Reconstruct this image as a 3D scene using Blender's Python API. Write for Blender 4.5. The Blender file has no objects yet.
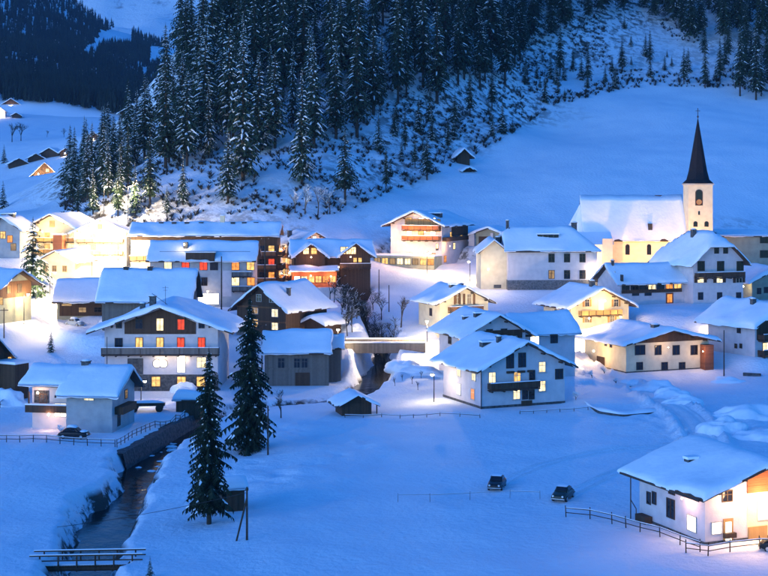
import bpy, bmesh, math, random
import numpy as np
from mathutils import Vector, Matrix

random.seed(7)
RNG = np.random.default_rng(11)
S = bpy.context.scene
COL = S.collection
R = math.radians

# ------------------------------------------------------------------ camera
F, YH, CZ = 1400.0, 185.0, 33.0          # focal length and horizon row in photo pixels (768 wide), eye height in metres
cam_d = bpy.data.cameras.new('camera')
cam = bpy.data.objects.new('camera', cam_d)
COL.objects.link(cam)
cam.location = (0, 0, CZ)
cam.rotation_euler = (R(90), 0, 0)
cam_d.sensor_width = 36.0
cam_d.lens = F / 768.0 * 36.0
cam_d.shift_y = (YH - 288.0) / 768.0
cam_d.clip_start = 1.0
cam_d.clip_end = 20000.0
S.camera = cam

# ------------------------------------------------------------------ sky and dusk light
SUN_EL, SUN_ROT = 7.0, 226.0
W = bpy.data.worlds.new('World')
S.world = W
W.use_nodes = True
nt = W.node_tree
nt.nodes.clear()
sky = nt.nodes.new('ShaderNodeTexSky')
sky.sky_type = 'NISHITA'
sky.sun_disc = False
sky.sun_elevation = R(SUN_EL)
sky.sun_rotation = R(SUN_ROT)
sky.ozone_density = 6.0
sky.dust_density = 0.3
tint = nt.nodes.new('ShaderNodeMixRGB')
tint.blend_type = 'MULTIPLY'
tint.inputs[0].default_value = 1.0
tint.inputs[2].default_value = (0.36, 0.74, 1.0, 1)      # tungsten-balanced film: dusk light records deep blue
bg = nt.nodes.new('ShaderNodeBackground')
bg.inputs[1].default_value = 0.125
wo = nt.nodes.new('ShaderNodeOutputWorld')
nt.links.new(sky.outputs[0], tint.inputs[1])
nt.links.new(tint.outputs[0], bg.inputs[0])
nt.links.new(bg.outputs[0], wo.inputs[0])
sd = bpy.data.lights.new('sun', 'SUN')
sd.energy = 0.26
sd.angle = R(40)
sd.color = (0.50, 0.58, 1.0)
sun = bpy.data.objects.new('sun', sd)
COL.objects.link(sun)
sun.rotation_euler = Vector((-math.sin(R(SUN_ROT)), -math.cos(R(SUN_ROT)), -math.tan(R(SUN_EL)))).to_track_quat('-Z', 'Y').to_euler()
S.view_settings.view_transform = 'Standard'
S.view_settings.look = 'None'
S.view_settings.exposure = 2.14                  # a long exposure: the dusk snow records bright and the lamps burn out
S.view_settings.gamma = 1.0
S.cycles.use_denoising = True
S.cycles.max_bounces = 5
S.cycles.diffuse_bounces = 3
S.cycles.sample_clamp_indirect = 6.0
LAMP = 0.68                                  # one gain for every lit lamp

GLOW = 1.0                                  # one gain for every lit window

# ------------------------------------------------------------------ helpers
def P(px, py, d):
    """photo pixel at a known depth -> world point"""
    return Vector(((px - 384.0) * d / F, d, CZ - (py - YH) * d / F))

def link(o, parent=None):
    COL.objects.link(o)
    if parent is not None:
        o.parent = parent
    return o

def tag(o, label=None, cat=None, group=None, kind=None):
    if label: o['label'] = label
    if cat: o['category'] = cat
    if group: o['group'] = group
    if kind: o['kind'] = kind
    return o

def empty(name, loc, rz=0, label=None, cat=None, group=None):
    o = bpy.data.objects.new(name, None)
    o.empty_display_size = 0.3
    o.location = loc
    o.rotation_euler = (0, 0, rz)
    link(o)
    return tag(o, label, cat, group)

def me_from(name, verts, faces, mats=(), smooth=False, fm=None):
    me = bpy.data.meshes.new(name)
    me.from_pydata([tuple(v) for v in verts], [], faces)
    for m in (mats if isinstance(mats, (list, tuple)) else [mats]):
        me.materials.append(m)
    if fm is not None:
        me.polygons.foreach_set('material_index', fm)
    if smooth:
        me.polygons.foreach_set('use_smooth', [True] * len(me.polygons))
    me.update()
    return me

def ob(name, me, parent=None, loc=None, rot=None):
    o = bpy.data.objects.new(name, me)
    if loc is not None: o.location = loc
    if rot is not None: o.rotation_euler = rot
    return link(o, parent)

class MB:
    """collects simple solids into one mesh"""
    def __init__(s):
        s.v, s.f, s.m = [], [], []
    def add(s, vs, fs, mi=0):
        n = len(s.v)
        s.v += [tuple(v) for v in vs]
        s.f += [tuple(i + n for i in f) for f in fs]
        s.m += [mi] * len(fs)
    def box(s, x0, x1, y0, y1, z0, z1, mi=0):
        s.add([(x0, y0, z0), (x1, y0, z0), (x1, y1, z0), (x0, y1, z0), (x0, y0, z1), (x1, y0, z1), (x1, y1, z1), (x0, y1, z1)],
              [(3, 2, 1, 0), (4, 5, 6, 7), (0, 1, 5, 4), (1, 2, 6, 5), (2, 3, 7, 6), (3, 0, 4, 7)], mi)
    def bar(s, a, b, r, mi=0, n=5, r2=None):
        a, b = Vector(a), Vector(b)
        d = (b - a)
        if d.length < 1e-6: return
        q = d.to_track_quat('Z', 'Y')
        r2 = r if r2 is None else r2
        vs = []
        for c, rr in ((a, r), (b, r2)):
            for k in range(n):
                t = 2 * math.pi * k / n
                vs.append(c + q @ Vector((rr * math.cos(t), rr * math.sin(t), 0)))
        fs = [(k, (k + 1) % n, n + (k + 1) % n, n + k) for k in range(n)]
        fs += [tuple(range(n - 1, -1, -1)), tuple(range(n, 2 * n))]
        s.add(vs, fs, mi)
    def lathe(s, prof, n=10, c=(0, 0, 0), mi=0):
        vs = []
        for (r, z) in prof:
            for k in range(n):
                t = 2 * math.pi * k / n
                vs.append((c[0] + r * math.cos(t), c[1] + r * math.sin(t), c[2] + z))
        fs = []
        for i in range(len(prof) - 1):
            for k in range(n):
                fs.append((i * n + k, i * n + (k + 1) % n, (i + 1) * n + (k + 1) % n, (i + 1) * n + k))
        fs += [tuple(range(n - 1, -1, -1)), tuple((len(prof) - 1) * n + k for k in range(n))]
        s.add(vs, fs, mi)
    def prism(s, poly, a, b, axis='y', mi=0):
        """polygon in (u, z) pushed along an axis from a to b"""
        n = len(poly)
        if axis == 'y':
            vs = [(u, a, z) for u, z in poly] + [(u, b, z) for u, z in poly]
        else:
            vs = [(a, u, z) for u, z in poly] + [(b, u, z) for u, z in poly]
        fs = [tuple(range(n)), tuple(range(2 * n - 1, n - 1, -1))]
        fs += [(k, n + k, n + (k + 1) % n, (k + 1) % n) for k in range(n)]
        s.add(vs, fs, mi)
    def mesh(s, name, mats, smooth=False, fix=True):
        me = me_from(name, s.v, s.f, mats, smooth, s.m)
        if fix:
            bm = bmesh.new(); bm.from_mesh(me)
            bmesh.ops.recalc_face_normals(bm, faces=bm.faces)
            bm.to_mesh(me); bm.free()
        return me
    def build(s, name, mats, parent=None, loc=None, rot=None, smooth=False):
        return ob(name, s.mesh(name, mats, smooth), parent, loc, rot)

# value noise -------------------------------------------------------
def _hash(ix, iy, seed):
    h = (ix.astype(np.int64) * 374761393 + iy.astype(np.int64) * 668265263 + seed * 1442695041) & 0xFFFFFFFF
    h = ((h ^ (h >> 13)) * 1274126177) & 0xFFFFFFFF
    h = h ^ (h >> 16)
    return (h & 0xFFFF) / 32767.5 - 1.0

def vnoise(x, y, scale, seed=0):
    x = np.asarray(x, float) / scale; y = np.asarray(y, float) / scale
    ix, iy = np.floor(x), np.floor(y)
    fx, fy = x - ix, y - iy
    fx = fx * fx * (3 - 2 * fx); fy = fy * fy * (3 - 2 * fy)
    a = _hash(ix, iy, seed); b = _hash(ix + 1, iy, seed)
    c = _hash(ix, iy + 1, seed); d = _hash(ix + 1, iy + 1, seed)
    return (a * (1 - fx) + b * fx) * (1 - fy) + (c * (1 - fx) + d * fx) * fy

def sstep(a, b, x):
    t = np.clip((np.asarray(x, float) - a) / (b - a), 0, 1)
    return t * t * (3 - 2 * t)

# ------------------------------------------------------------------ materials
def mat(name, col, rough=0.8, col2=None, scale=4.0, detail=4.0, lo=0.35, hi=0.7, bump=0.0, bscale=None, stretch=(1, 1, 1), spec=0.3, emit=None, metal=0.0):
    m = bpy.data.materials.new(name)
    m.use_nodes = True
    n = m.node_tree.nodes; l = m.node_tree.links
    b = n['Principled BSDF']
    b.inputs['Roughness'].default_value = rough
    b.inputs['Metallic'].default_value = metal
    b.inputs['Specular IOR Level'].default_value = spec
    b.inputs['Base Color'].default_value = (*col, 1)
    tc = n.new('ShaderNodeTexCoord'); mp = n.new('ShaderNodeMapping')
    mp.inputs['Scale'].default_value = stretch
    l.new(tc.outputs['Object'], mp.inputs[0])
    if col2 is not None:
        t = n.new('ShaderNodeTexNoise'); t.inputs['Scale'].default_value = scale; t.inputs['Detail'].default_value = detail
        l.new(mp.outputs[0], t.inputs['Vector'])
        r = n.new('ShaderNodeValToRGB')
        r.color_ramp.elements[0].position = lo; r.color_ramp.elements[0].color = (*col, 1)
        r.color_ramp.elements[1].position = hi; r.color_ramp.elements[1].color = (*col2, 1)
        l.new(t.outputs['Fac'], r.inputs[0]); l.new(r.outputs[0], b.inputs['Base Color'])
    if bump:
        t2 = n.new('ShaderNodeTexNoise'); t2.inputs['Scale'].default_value = bscale or scale * 4; t2.inputs['Detail'].default_value = 5
        l.new(mp.outputs[0], t2.inputs['Vector'])
        bp = n.new('ShaderNodeBump'); bp.inputs['Strength'].default_value = bump; bp.inputs['Distance'].default_value = 0.3
        l.new(t2.outputs['Fac'], bp.inputs['Height']); l.new(bp.outputs[0], b.inputs['Normal'])
    if emit:
        b.inputs['Emission Color'].default_value = (*emit[0], 1)
        b.inputs['Emission Strength'].default_value = emit[1]
    return m

def planks(name, col, col2, step=0.22, vert=True, rough=0.8):
    """boarded timber: board to board colour shift and a dark joint"""
    m = mat(name, col, rough)
    n = m.node_tree.nodes; l = m.node_tree.links; b = n['Principled BSDF']
    tc = n.new('ShaderNodeTexCoord'); sp = n.new('ShaderNodeSeparateXYZ')
    l.new(tc.outputs['Object'], sp.inputs[0])
    if vert:
        ad = n.new('ShaderNodeMath'); ad.operation = 'ADD'
        l.new(sp.outputs['X'], ad.inputs[0]); l.new(sp.outputs['Y'], ad.inputs[1]); src = ad.outputs[0]
    else:
        src = sp.outputs['Z']
    dv = n.new('ShaderNodeMath'); dv.operation = 'DIVIDE'; dv.inputs[1].default_value = step
    l.new(src, dv.inputs[0])
    fl = n.new('ShaderNodeMath'); fl.operation = 'FLOOR'; l.new(dv.outputs[0], fl.inputs[0])
    wn = n.new('ShaderNodeTexWhiteNoise'); wn.noise_dimensions = '1D'; l.new(fl.outputs[0], wn.inputs['W'])
    no = n.new('ShaderNodeTexNoise'); no.inputs['Scale'].default_value = 2.5; no.inputs['Detail'].default_value = 6
    l.new(tc.outputs['Object'], no.inputs['Vector'])
    av = n.new('ShaderNodeMath'); av.operation = 'MULTIPLY_ADD'; av.inputs[1].default_value = 0.5
    l.new(wn.outputs['Value'], av.inputs[0]); 
    hf = n.new('ShaderNodeMath'); hf.operation = 'MULTIPLY'; hf.inputs[1].default_value = 0.6
    l.new(no.outputs['Fac'], hf.inputs[0]); l.new(hf.outputs[0], av.inputs[2])
    mx = n.new('ShaderNodeMixRGB'); mx.inputs[1].default_value = (*col, 1); mx.inputs[2].default_value = (*col2, 1)
    l.new(av.outputs[0], mx.inputs[0]); l.new(mx.outputs[0], b.inputs['Base Color'])
    fr = n.new('ShaderNodeMath'); fr.operation = 'FRACT'; l.new(dv.outputs[0], fr.inputs[0])
    gt = n.new('ShaderNodeMath'); gt.operation = 'GREATER_THAN'; gt.inputs[1].default_value = 0.12; l.new(fr.outputs[0], gt.inputs[0])
    bp = n.new('ShaderNodeBump'); bp.inputs['Strength'].default_value = 0.7; bp.inputs['Distance'].default_value = 0.05
    l.new(gt.outputs[0], bp.inputs['Height']); l.new(bp.outputs[0], b.inputs['Normal'])
    return m

def lit(name, col, strength):
    """a lit window: lamplight through curtains, brighter in the middle of the room"""
    m = mat(name, (0.02, 0.015, 0.01), 0.5)
    n = m.node_tree.nodes; l = m.node_tree.links; b = n['Principled BSDF']
    tc = n.new('ShaderNodeTexCoord'); oi = n.new('ShaderNodeObjectInfo')
    va = n.new('ShaderNodeVectorMath'); va.operation = 'ADD'
    l.new(tc.outputs['Object'], va.inputs[0])
    cm = n.new('ShaderNodeCombineXYZ'); sc = n.new('ShaderNodeMath'); sc.operation = 'MULTIPLY'; sc.inputs[1].default_value = 50
    l.new(oi.outputs['Random'], sc.inputs[0]); l.new(sc.outputs[0], cm.inputs[0]); l.new(sc.outputs[0], cm.inputs[2]); l.new(cm.outputs[0], va.inputs[1])
    no = n.new('ShaderNodeTexNoise'); no.inputs['Scale'].default_value = 1.3; no.inputs['Detail'].default_value = 2
    l.new(va.outputs[0], no.inputs['Vector'])
    mr = n.new('ShaderNodeMapRange'); mr.inputs['From Min'].default_value = 0.3; mr.inputs['From Max'].default_value = 0.7
    mr.inputs['To Min'].default_value = strength * 0.45 * GLOW; mr.inputs['To Max'].default_value = strength * 1.4 * GLOW
    l.new(no.outputs['Fac'], mr.inputs['Value'])
    b.inputs['Emission Color'].default_value = (*col, 1)
    l.new(mr.outputs[0], b.inputs['Emission Strength'])
    return m

SNOW = mat('snow', (0.80, 0.83, 0.87), 0.75, (0.88, 0.89, 0.91), 0.6, bump=0.25, bscale=2.2, spec=0.2)
ROOFSNOW = mat('roof snow', (0.82, 0.85, 0.88), 0.75, (0.90, 0.91, 0.92), 0.5, bump=0.2, bscale=1.6, spec=0.2)
WHITE = mat('white plaster', (0.62, 0.57, 0.57), 0.9, (0.52, 0.48, 0.49), 0.9, bump=0.1, bscale=6)
CREAM = mat('cream plaster', (0.72, 0.62, 0.42), 0.9, (0.62, 0.52, 0.34), 0.9, bump=0.1, bscale=6)
PINKW = mat('pale rose plaster', (0.72, 0.62, 0.58), 0.9, (0.63, 0.54, 0.5), 0.9, bump=0.1, bscale=6)
GREYW = mat('grey plaster', (0.42, 0.42, 0.42), 0.9, (0.33, 0.33, 0.34), 0.8, bump=0.1, bscale=6)
OLIVE = mat('olive plaster', (0.36, 0.36, 0.26), 0.9, (0.28, 0.28, 0.21), 0.8, bump=0.1, bscale=6)
STONE = mat('rubble stone', (0.10, 0.10, 0.10), 0.9, (0.24, 0.23, 0.22), 3.0, bump=0.8, bscale=4)
DARKST = mat('dark stone', (0.055, 0.055, 0.055), 0.9, (0.14, 0.135, 0.13), 2.5, bump=0.8, bscale=4)
DWOOD = planks('dark timber', (0.045, 0.026, 0.016), (0.10, 0.058, 0.034))
MWOOD = planks('brown timber', (0.11, 0.05, 0.022), (0.21, 0.10, 0.045))
RWOOD = planks('red brown timber', (0.20, 0.06, 0.025), (0.32, 0.11, 0.05), vert=False)
GWOOD = planks('weathered grey timber', (0.10, 0.088, 0.075), (0.20, 0.175, 0.15), 0.3)
YWOOD = planks('ochre timber', (0.36, 0.20, 0.07), (0.48, 0.28, 0.11))
TRIM = mat('painted trim', (0.50, 0.47, 0.42), 0.6, (0.40, 0.37, 0.33), 5)
DTRIM = mat('dark stained trim', (0.05, 0.032, 0.022), 0.6, (0.08, 0.05, 0.034), 5)
GLASS = mat('dark window glass', (0.012, 0.014, 0.018), 0.08, spec=0.6)
METAL = mat('dark metal', (0.04, 0.04, 0.045), 0.5, (0.06, 0.055, 0.05), 8, metal=0.6)
SPIRE = mat('dark spire shingles', (0.008, 0.009, 0.013), 0.9, (0.022, 0.022, 0.028), 3.0, bump=0.5, bscale=5, stretch=(1, 1, 2.5), spec=0.2)
NEEDLE = mat('spruce needles', (0.016, 0.034, 0.022), 0.85, (0.05, 0.082, 0.045), 0.7, spec=0.15)
NEEDLE2 = mat('near spruce needles', (0.008, 0.016, 0.011), 0.85, (0.026, 0.042, 0.024), 1.2, spec=0.15)
BARK = mat('bark', (0.045, 0.033, 0.024), 0.9, (0.085, 0.065, 0.05), 4, bump=0.5)
TWIG = mat('bare twigs', (0.05, 0.038, 0.028), 0.9, (0.10, 0.078, 0.055), 2)
PACKED = mat('packed road snow', (0.80, 0.79, 0.80), 0.5, (0.90, 0.90, 0.90), 0.8, bump=0.5, bscale=3)
L_WARM = lit('window warm white', (1.0, 0.78, 0.42), 0.42)
L_YEL = lit('window yellow', (1.0, 0.58, 0.17), 0.33)
L_ORA = lit('window orange', (1.0, 0.34, 0.06), 0.30)
L_RED = lit('window red curtain', (1.0, 0.075, 0.02), 0.26)
L_WHT = lit('window bright white', (1.0, 0.88, 0.62), 1.3)
L_DIM = lit('window dim', (1.0, 0.62, 0.28), 0.10)
BULB = mat('lamp glass', (0.8, 0.8, 0.8), 0.4, emit=((1.0, 0.86, 0.58), 12.0))
LIT = {'w': L_WARM, 'y': L_YEL, 'o': L_ORA, 'r': L_RED, 'b': L_WHT, 'm': L_DIM, '': GLASS}
# ------------------------------------------------------------------ where the buildings stand
# key: (px, py, depth, corner, width, length, rotation in degrees)   px, py = foot of that front corner in the photograph
SITES = {
 'alpine_house':   (481.5, 409, 205, 'fl', 14.0, 13.0, 23),
 'double_house':   (467, 383, 228, 'fl', 10.5, 12.0, 20),
 'shutter_house':  (440, 329, 262, 'fl', 10.0, 10.0, 22),
 'yellow_house':   (571, 329, 270, 'fl', 12.9, 11.0, 22),
 'wide_house':     (626, 373, 242, 'fl', 17.0, 14.0, 22),
 'parsonage':      (693, 304, 290, 'fl', 12.5, 14.0, 22),
 'schoolhouse':    (508, 290, 300, 'fl', 19.3, 12.0, 3),
 'hill_hotel':     (390.7, 263.5, 345, 'fl', 13.5, 18.0, -24),
 'garage_shed':    (470, 246, 352, 'fl', 8.0, 8.0, -20),
 'back_chalet':    (296, 287, 325, 'fl', 9.0, 11.5, 22),
 'inn':            (295, 290, 305, 'fl', 16.8, 10.0, 8),
 'log_chalet':     (237, 335, 262, 'fl', 11.0, 14.0, -30),
 'barn':           (265, 386, 232, 'fl', 10.5, 9.0, 2),
 'hut':            (342, 416, 202, 'fl', 4.4, 4.2, 15),
 'guesthouse':     (104.6, 391, 225, 'fl', 18.2, 16.0, 0),
 'left_house':     (112, 433, 187, 'fr', 12.0, 9.0, -9),
 'edge_house':     (755, 357, 250, 'fl', 12.0, 12.0, 30),
 'front_house':    (705, 545, 128, 'fl', 13.5, 11.0, 22),
 'church':         (577, 268, 335, 'fl', 26.0, 12.0, 0),
 'long_building':  (722, 272, 345, 'fl', 30.0, 10.0, 4),
 'corner_house':   (752, 300, 310, 'fl', 12.0, 10.0, 15),
 'long_hotel':     (131, 292, 318, 'fl', 33.2, 10.0, 0),
 'terrace_hotel':  (150, 307, 292, 'fl', 21.4, 11.0, 0),
 'snow_roof_hall': (102, 322, 258, 'fl', 16.0, 11.0, 0),
 'dark_shop':      (57, 316, 275, 'fl', 12.5, 9.0, 2),
 'plaza_inn':      (22, 265, 345, 'fl', 16.0, 14.0, -12),
 'plaza_hotel':    (74, 268, 340, 'fl', 12.5, 12.0, 6),
 'gable_annex':    (38, 276, 312, 'fl', 9.0, 9.0, -14),
 'pension':        (-14, 258, 335, 'fl', 8.5, 9.0, -8),
 'post_house':     (-36, 322, 262, 'fl', 8.4, 9.0, -25),
 'edge_cabin':     (-50, 398, 215, 'fl', 6.2, 6.0, -28),
 'far_farm':       (33, 182, 740, 'fl', 13.0, 11.0, 10),
 'wood_store':     (176, 412, 203, 'fl', 3.6, 3.0, -8),
 'wall_shed':      (222, 512, 142, 'fl', 2.3, 2.6, 14),
}
def site_frame(key):
    px, py, d, corner, w, ln, rot = SITES[key]
    p = P(px, py, d)
    ux = Vector((math.cos(R(rot)), math.sin(R(rot)), 0))
    if corner == 'fr':
        p = p - ux * w
    return p, R(rot), w, ln
PADS = []
for k in SITES:
    p, a, w, ln = site_frame(k)
    PADS.append((p.x, p.y, a, w, ln, p.z))
# extra pads: (key, local x0, x1, y0, y1)
def pad_extra(key, x0, x1, y0, y1):
    p, a, w, ln = site_frame(key)
    q = p + Matrix.Rotation(a, 3, 'Z') @ Vector((x0, y0, 0))
    PADS.append((q.x, q.y, a, x1 - x0, y1 - y0, p.z))
pad_extra('double_house', 9, 21, 0, 9)
pad_extra('parsonage', -15.5, 0, 3, 12)
pad_extra('schoolhouse', -6, 0, 2, 11)
q0 = P(597, 411, 206); PADS.append((q0.x, q0.y + 1.2, R(4), 10.0, 4.2, 0.75))      # raised garden plot beside the lane

# ------------------------------------------------------------------ the ground
CTRL = []
for d in (55, 80, 105, 130, 160, 185):
    for px in (-250, 60, 300, 480, 640, 980):
        CTRL.append(((px - 384) * d / F, d, 0.0))
def c3(px, py, d):
    p = P(px, py, d); CTRL.append((p.x, p.y, p.z))
for k in SITES:
    p, a, w, ln = site_frame(k)
    c = p + Matrix.Rotation(a, 3, 'Z') @ Vector((w / 2, ln / 2, 0))
    CTRL.append((c.x, c.y, p.z))
for t in [(0, 440, 181), (-150, 430, 190), (430, 408, 207), (600, 405, 210), (690, 412, 203), (768, 410, 205), (900, 400, 215), (420, 372, 236),
          (0, 362, 245), (60, 338, 268), (-150, 320, 275), (430, 346, 252), (340, 347, 250), (400, 335, 262), (300, 352, 250), (200, 350, 255),
          (410, 300, 300), (470, 270, 330), (560, 300, 292), (650, 318, 272), (700, 330, 265), (850, 330, 262), (360, 268, 335), (480, 318, 275), (590, 350, 255),
          (60, 300, 300), (110, 275, 325), (30, 300, 300), (-150, 280, 310), (-100, 240, 370),
          # meadow behind the church
          (345, 240, 350), (340, 215, 366), (400, 190, 394), (420, 215, 372), (470, 160, 430), (470, 200, 388), (530, 125, 480), (560, 180, 405), (600, 150, 440),
          (600, 97, 512), (640, 222, 372), (720, 205, 385), (700, 150, 440), (660, 110, 498), (720, 92, 540), (768, 95, 540), (780, 150, 445), (900, 200, 400), (900, 110, 520), (1050, 150, 460),
          (540, 220, 372),
          # wooded slope above it
          (650, 25, 600), (530, 60, 545), (768, 10, 620), (600, -90, 720), (950, 0, 650), (400, 10, 490), (400, -120, 590), (460, 90, 470), (720, 30, 595), (800, -150, 780), (470, 20, 530),
          # wooded spur
          (120, 210, 362), (170, 213, 360), (220, 214, 358), (290, 212, 360), (240, 150, 400), (330, 160, 392), (200, 130, 425), (160, 165, 402), (380, 128, 425), (300, 90, 445),
          (240, 70, 465), (300, 0, 515), (225, 10, 540), (300, -110, 600), (100, 193, 405), (60, 205, 425), (130, 158, 445), (165, 95, 490), (190, 60, 520), (260, -80, 620),
          # valley to the left
          (20, 213, 450), (0, 212, 420), (-150, 210, 430), (0, 181, 700), (45, 182, 770), (80, 180, 640), (100, 165, 760), (60, 163, 800), (20, 140, 950), (100, 130, 1050), (60, 105, 1250),
          (0, 101, 1230), (130, 118, 1180), (-200, 140, 950), (-200, 100, 1250), (90, 195, 500)]:
    c3(*t)
for (px, d, z) in [(150, 620, 52), (200, 660, 66), (300, 720, 150), (160, 800, 62), (220, 1000, 80), (300, 1200, 120), (400, 900, 260), (600, 1000, 320), (900, 1000, 330), (200, 1250, 100), (600, 1300, 380)]:
    CTRL.append(((px - 384) * d / F, d, z))
CT = np.array(CTRL)
def _key(a):
    seen = []; keep = []
    for i, q in enumerate(a):
        if all((q[0] - s[0]) ** 2 + (q[1] - s[1]) ** 2 > 9 for s in seen):
            seen.append(q); keep.append(i)
    return a[keep]
CT = _key(CT)
RC = 10.0
def _phi(r2): return np.sqrt(r2 + RC * RC)
n_ = len(CT)
D2 = ((CT[:, None, :2] - CT[None, :, :2]) ** 2).sum(-1)
A_ = np.zeros((n_ + 3, n_ + 3))
A_[:n_, :n_] = _phi(D2) - 0.6 * np.eye(n_)
A_[:n_, n_] = 1; A_[:n_, n_ + 1:] = CT[:, :2]
A_[n_:, :n_] = A_[:n_, n_:].T
SOL = np.linalg.solve(A_, np.concatenate([CT[:, 2], np.zeros(3)]))
def base_h(x, y):
    x = np.atleast_1d(np.asarray(x, float)).ravel(); y = np.atleast_1d(np.asarray(y, float)).ravel()
    out = np.empty_like(x)
    for i in range(0, len(x), 20000):
        xs, ys = x[i:i + 20000], y[i:i + 20000]
        k = _phi((xs[:, None] - CT[None, :, 0]) ** 2 + (ys[:, None] - CT[None, :, 1]) ** 2)
        out[i:i + 20000] = k @ SOL[:n_] + SOL[n_] + SOL[n_ + 1] * xs + SOL[n_ + 2] * ys
    return out

# stream: (px, depth, water level, half width)
RIVER_PX = [(40, 92, -2.6, 2.4), (72, 113, -2.6, 2.4), (97, 134, -2.6, 1.9), (108, 147, -2.5, 2.5), (134, 159, -2.5, 1.2), (138, 171, -2.4, 2.1), (167, 184, -2.3, 1.7), (190, 195, -2.2, 1.6),
            (218, 205, -2.1, 2.0), (260, 214, -1.9, 1.9), (310, 219, -1.7, 1.9), (348, 225, -1.5, 2.0), (371, 236, -1.2, 2.3), (379, 250, -0.7, 2.2), (383, 264, 0.4, 1.8), (376, 280, 2.2, 1.6),
            (364, 298, 4.2, 1.5), (352, 322, 7.5, 1.4), (344, 345, 12.0, 1.2)]
def catmull(pts, n):
    pts = np.array(pts, float); out = []
    for i in range(len(pts) - 1):
        p0 = pts[max(i - 1, 0)]; p1 = pts[i]; p2 = pts[i + 1]; p3 = pts[min(i + 2, len(pts) - 1)]
        for t in np.linspace(0, 1, n, endpoint=False):
            out.append(0.5 * ((2 * p1) + (-p0 + p2) * t + (2 * p0 - 5 * p1 + 4 * p2 - p3) * t * t + (-p0 + 3 * p1 - 3 * p2 + p3) * t ** 3))
    out.append(pts[-1])
    return np.array(out)
RIVER = catmull([((px - 384) * d / F, d, z, hw) for px, d, z, hw in RIVER_PX], 10)

def near_line(line, x, y, reach):
    """distance to a polyline and index of its nearest vertex, inf beyond reach"""
    dist = np.full(len(x), 1e9); idx = np.zeros(len(x), int)
    sel = np.where((x > line[:, 0].min() - reach) & (x < line[:, 0].max() + reach) & (y > line[:, 1].min() - reach) & (y < line[:, 1].max() + reach))[0]
    for i in range(0, len(sel), 20000):
        s = sel[i:i + 20000]
        d2 = (x[s, None] - line[None, :, 0]) ** 2 + (y[s, None] - line[None, :, 1]) ** 2
        j = d2.argmin(1); idx[s] = j; dist[s] = np.sqrt(d2[np.arange(len(s)), j])
    return dist, idx

def LUMPS(x, y):
    # drifts and ploughed ridges on the open snow beside the stream and the lane
    px = 384 + x * F / y
    out = 0 * x
    for (cx, cy, rx, ry, am, sc) in [(-11.5, 158, 9, 17, 0.75, 4.2), (-4, 178, 7, 10, 0.6, 3.2), (-13, 186, 6, 8, 0.7, 3.0), (44, 196, 9, 12, 0.9, 2.6), (54, 186, 9, 8, 0.8, 2.4), (2, 236, 7, 10, 1.0, 2.8), (-3.5, 243, 5, 6, 0.9, 2.6), (-32, 210, 5, 8, 0.7, 2.6)]:
        w = np.exp(-((x - cx) / rx) ** 2 - ((y - cy) / ry) ** 2)
        out = out + am * w * (0.35 + 0.6 * vnoise(x, y, sc, 141) + 0.35 * vnoise(x, y, sc * 0.4, 142))
    return out
def SPUR(x, y):
    # rough broken ground on the wooded spur, smooth meadow elsewhere
    px = 384 + x * F / y
    return (1 - sstep(330, 470, px)) * sstep(40, 110, px) * (1 - sstep(560, 640, y))
ROADS = []          # filled below: dict(line=(n,3), hw=half width)
def hgt(x, y, road=True, noise=True):
    x = np.atleast_1d(np.asarray(x, float)).ravel(); y = np.atleast_1d(np.asarray(y, float)).ravel()
    z = base_h(x, y)
    if noise:
        far = sstep(340, 420, y)
        z = z + 0.22 * vnoise(x, y, 9, 1) + 0.09 * vnoise(x, y, 3.1, 2) + 0.035 * vnoise(x, y, 1.3, 12) + LUMPS(x, y) + far * (0.25 * vnoise(x, y, 26, 3) + SPUR(x, y) * (1.1 * vnoise(x, y, 11, 3) + 0.6 * vnoise(x, y, 4.3, 4)))
    for (bx, by, a, w, ln, pz) in PADS:
        ca, sa = math.cos(a), math.sin(a)
        s = np.where((abs(x - bx) < 45) & (abs(y - by) < 45))[0]
        if not len(s): continue
        dx, dy = x[s] - bx, y[s] - by
        u = dx * ca + dy * sa; v = -dx * sa + dy * ca
        ou = np.maximum(np.maximum(-u, u - w), 0); ov = np.maximum(np.maximum(-v, v - ln), 0)
        dd = np.hypot(ou, ov)
        wt = 1 - sstep(0.6, 5.0, dd)
        z[s] = z[s] * (1 - wt) + (pz + 0.12 * vnoise(x[s], y[s], 2.2, 9) * sstep(0.2, 2.0, dd)) * wt
    if road:
        for rd in ROADS:
            ln = rd['line']; hw = rd['hw']
            dist, idx = near_line(ln, x, y, 8)
            s = np.where(dist < hw + 4)[0]
            if not len(s): continue
            rz = ln[idx[s], 2]; ds = dist[s]
            berm = rd.get('berm', 0.55) * np.exp(-((ds - hw - 0.9) / 0.7) ** 2) * (0.65 + 0.6 * vnoise(x[s], y[s], 2.3, 21) + 0.35 * vnoise(x[s], y[s], 0.9, 22))
            wt = 1 - sstep(hw + 0.1, hw + 3.0, ds)
            z[s] = z[s] * (1 - wt) + (rz - 0.10) * wt + berm
    dist, idx = near_line(RIVER, x, y, 12)
    s = np.where(dist < 11)[0]
    if len(s):
        hw = RIVER[idx[s], 3]; zw = RIVER[idx[s], 2]
        dd = dist[s] + 0.55 * vnoise(x[s], y[s], 2.8, 5) + 0.25 * vnoise(x[s], y[s], 1.1, 6)
        wt = sstep(hw - 0.2, hw + 1.9, dd)
        zt = z[s]
        z[s] = np.minimum(zt, (zw - 0.6) * (1 - wt) + zt * wt)
    return z

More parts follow.
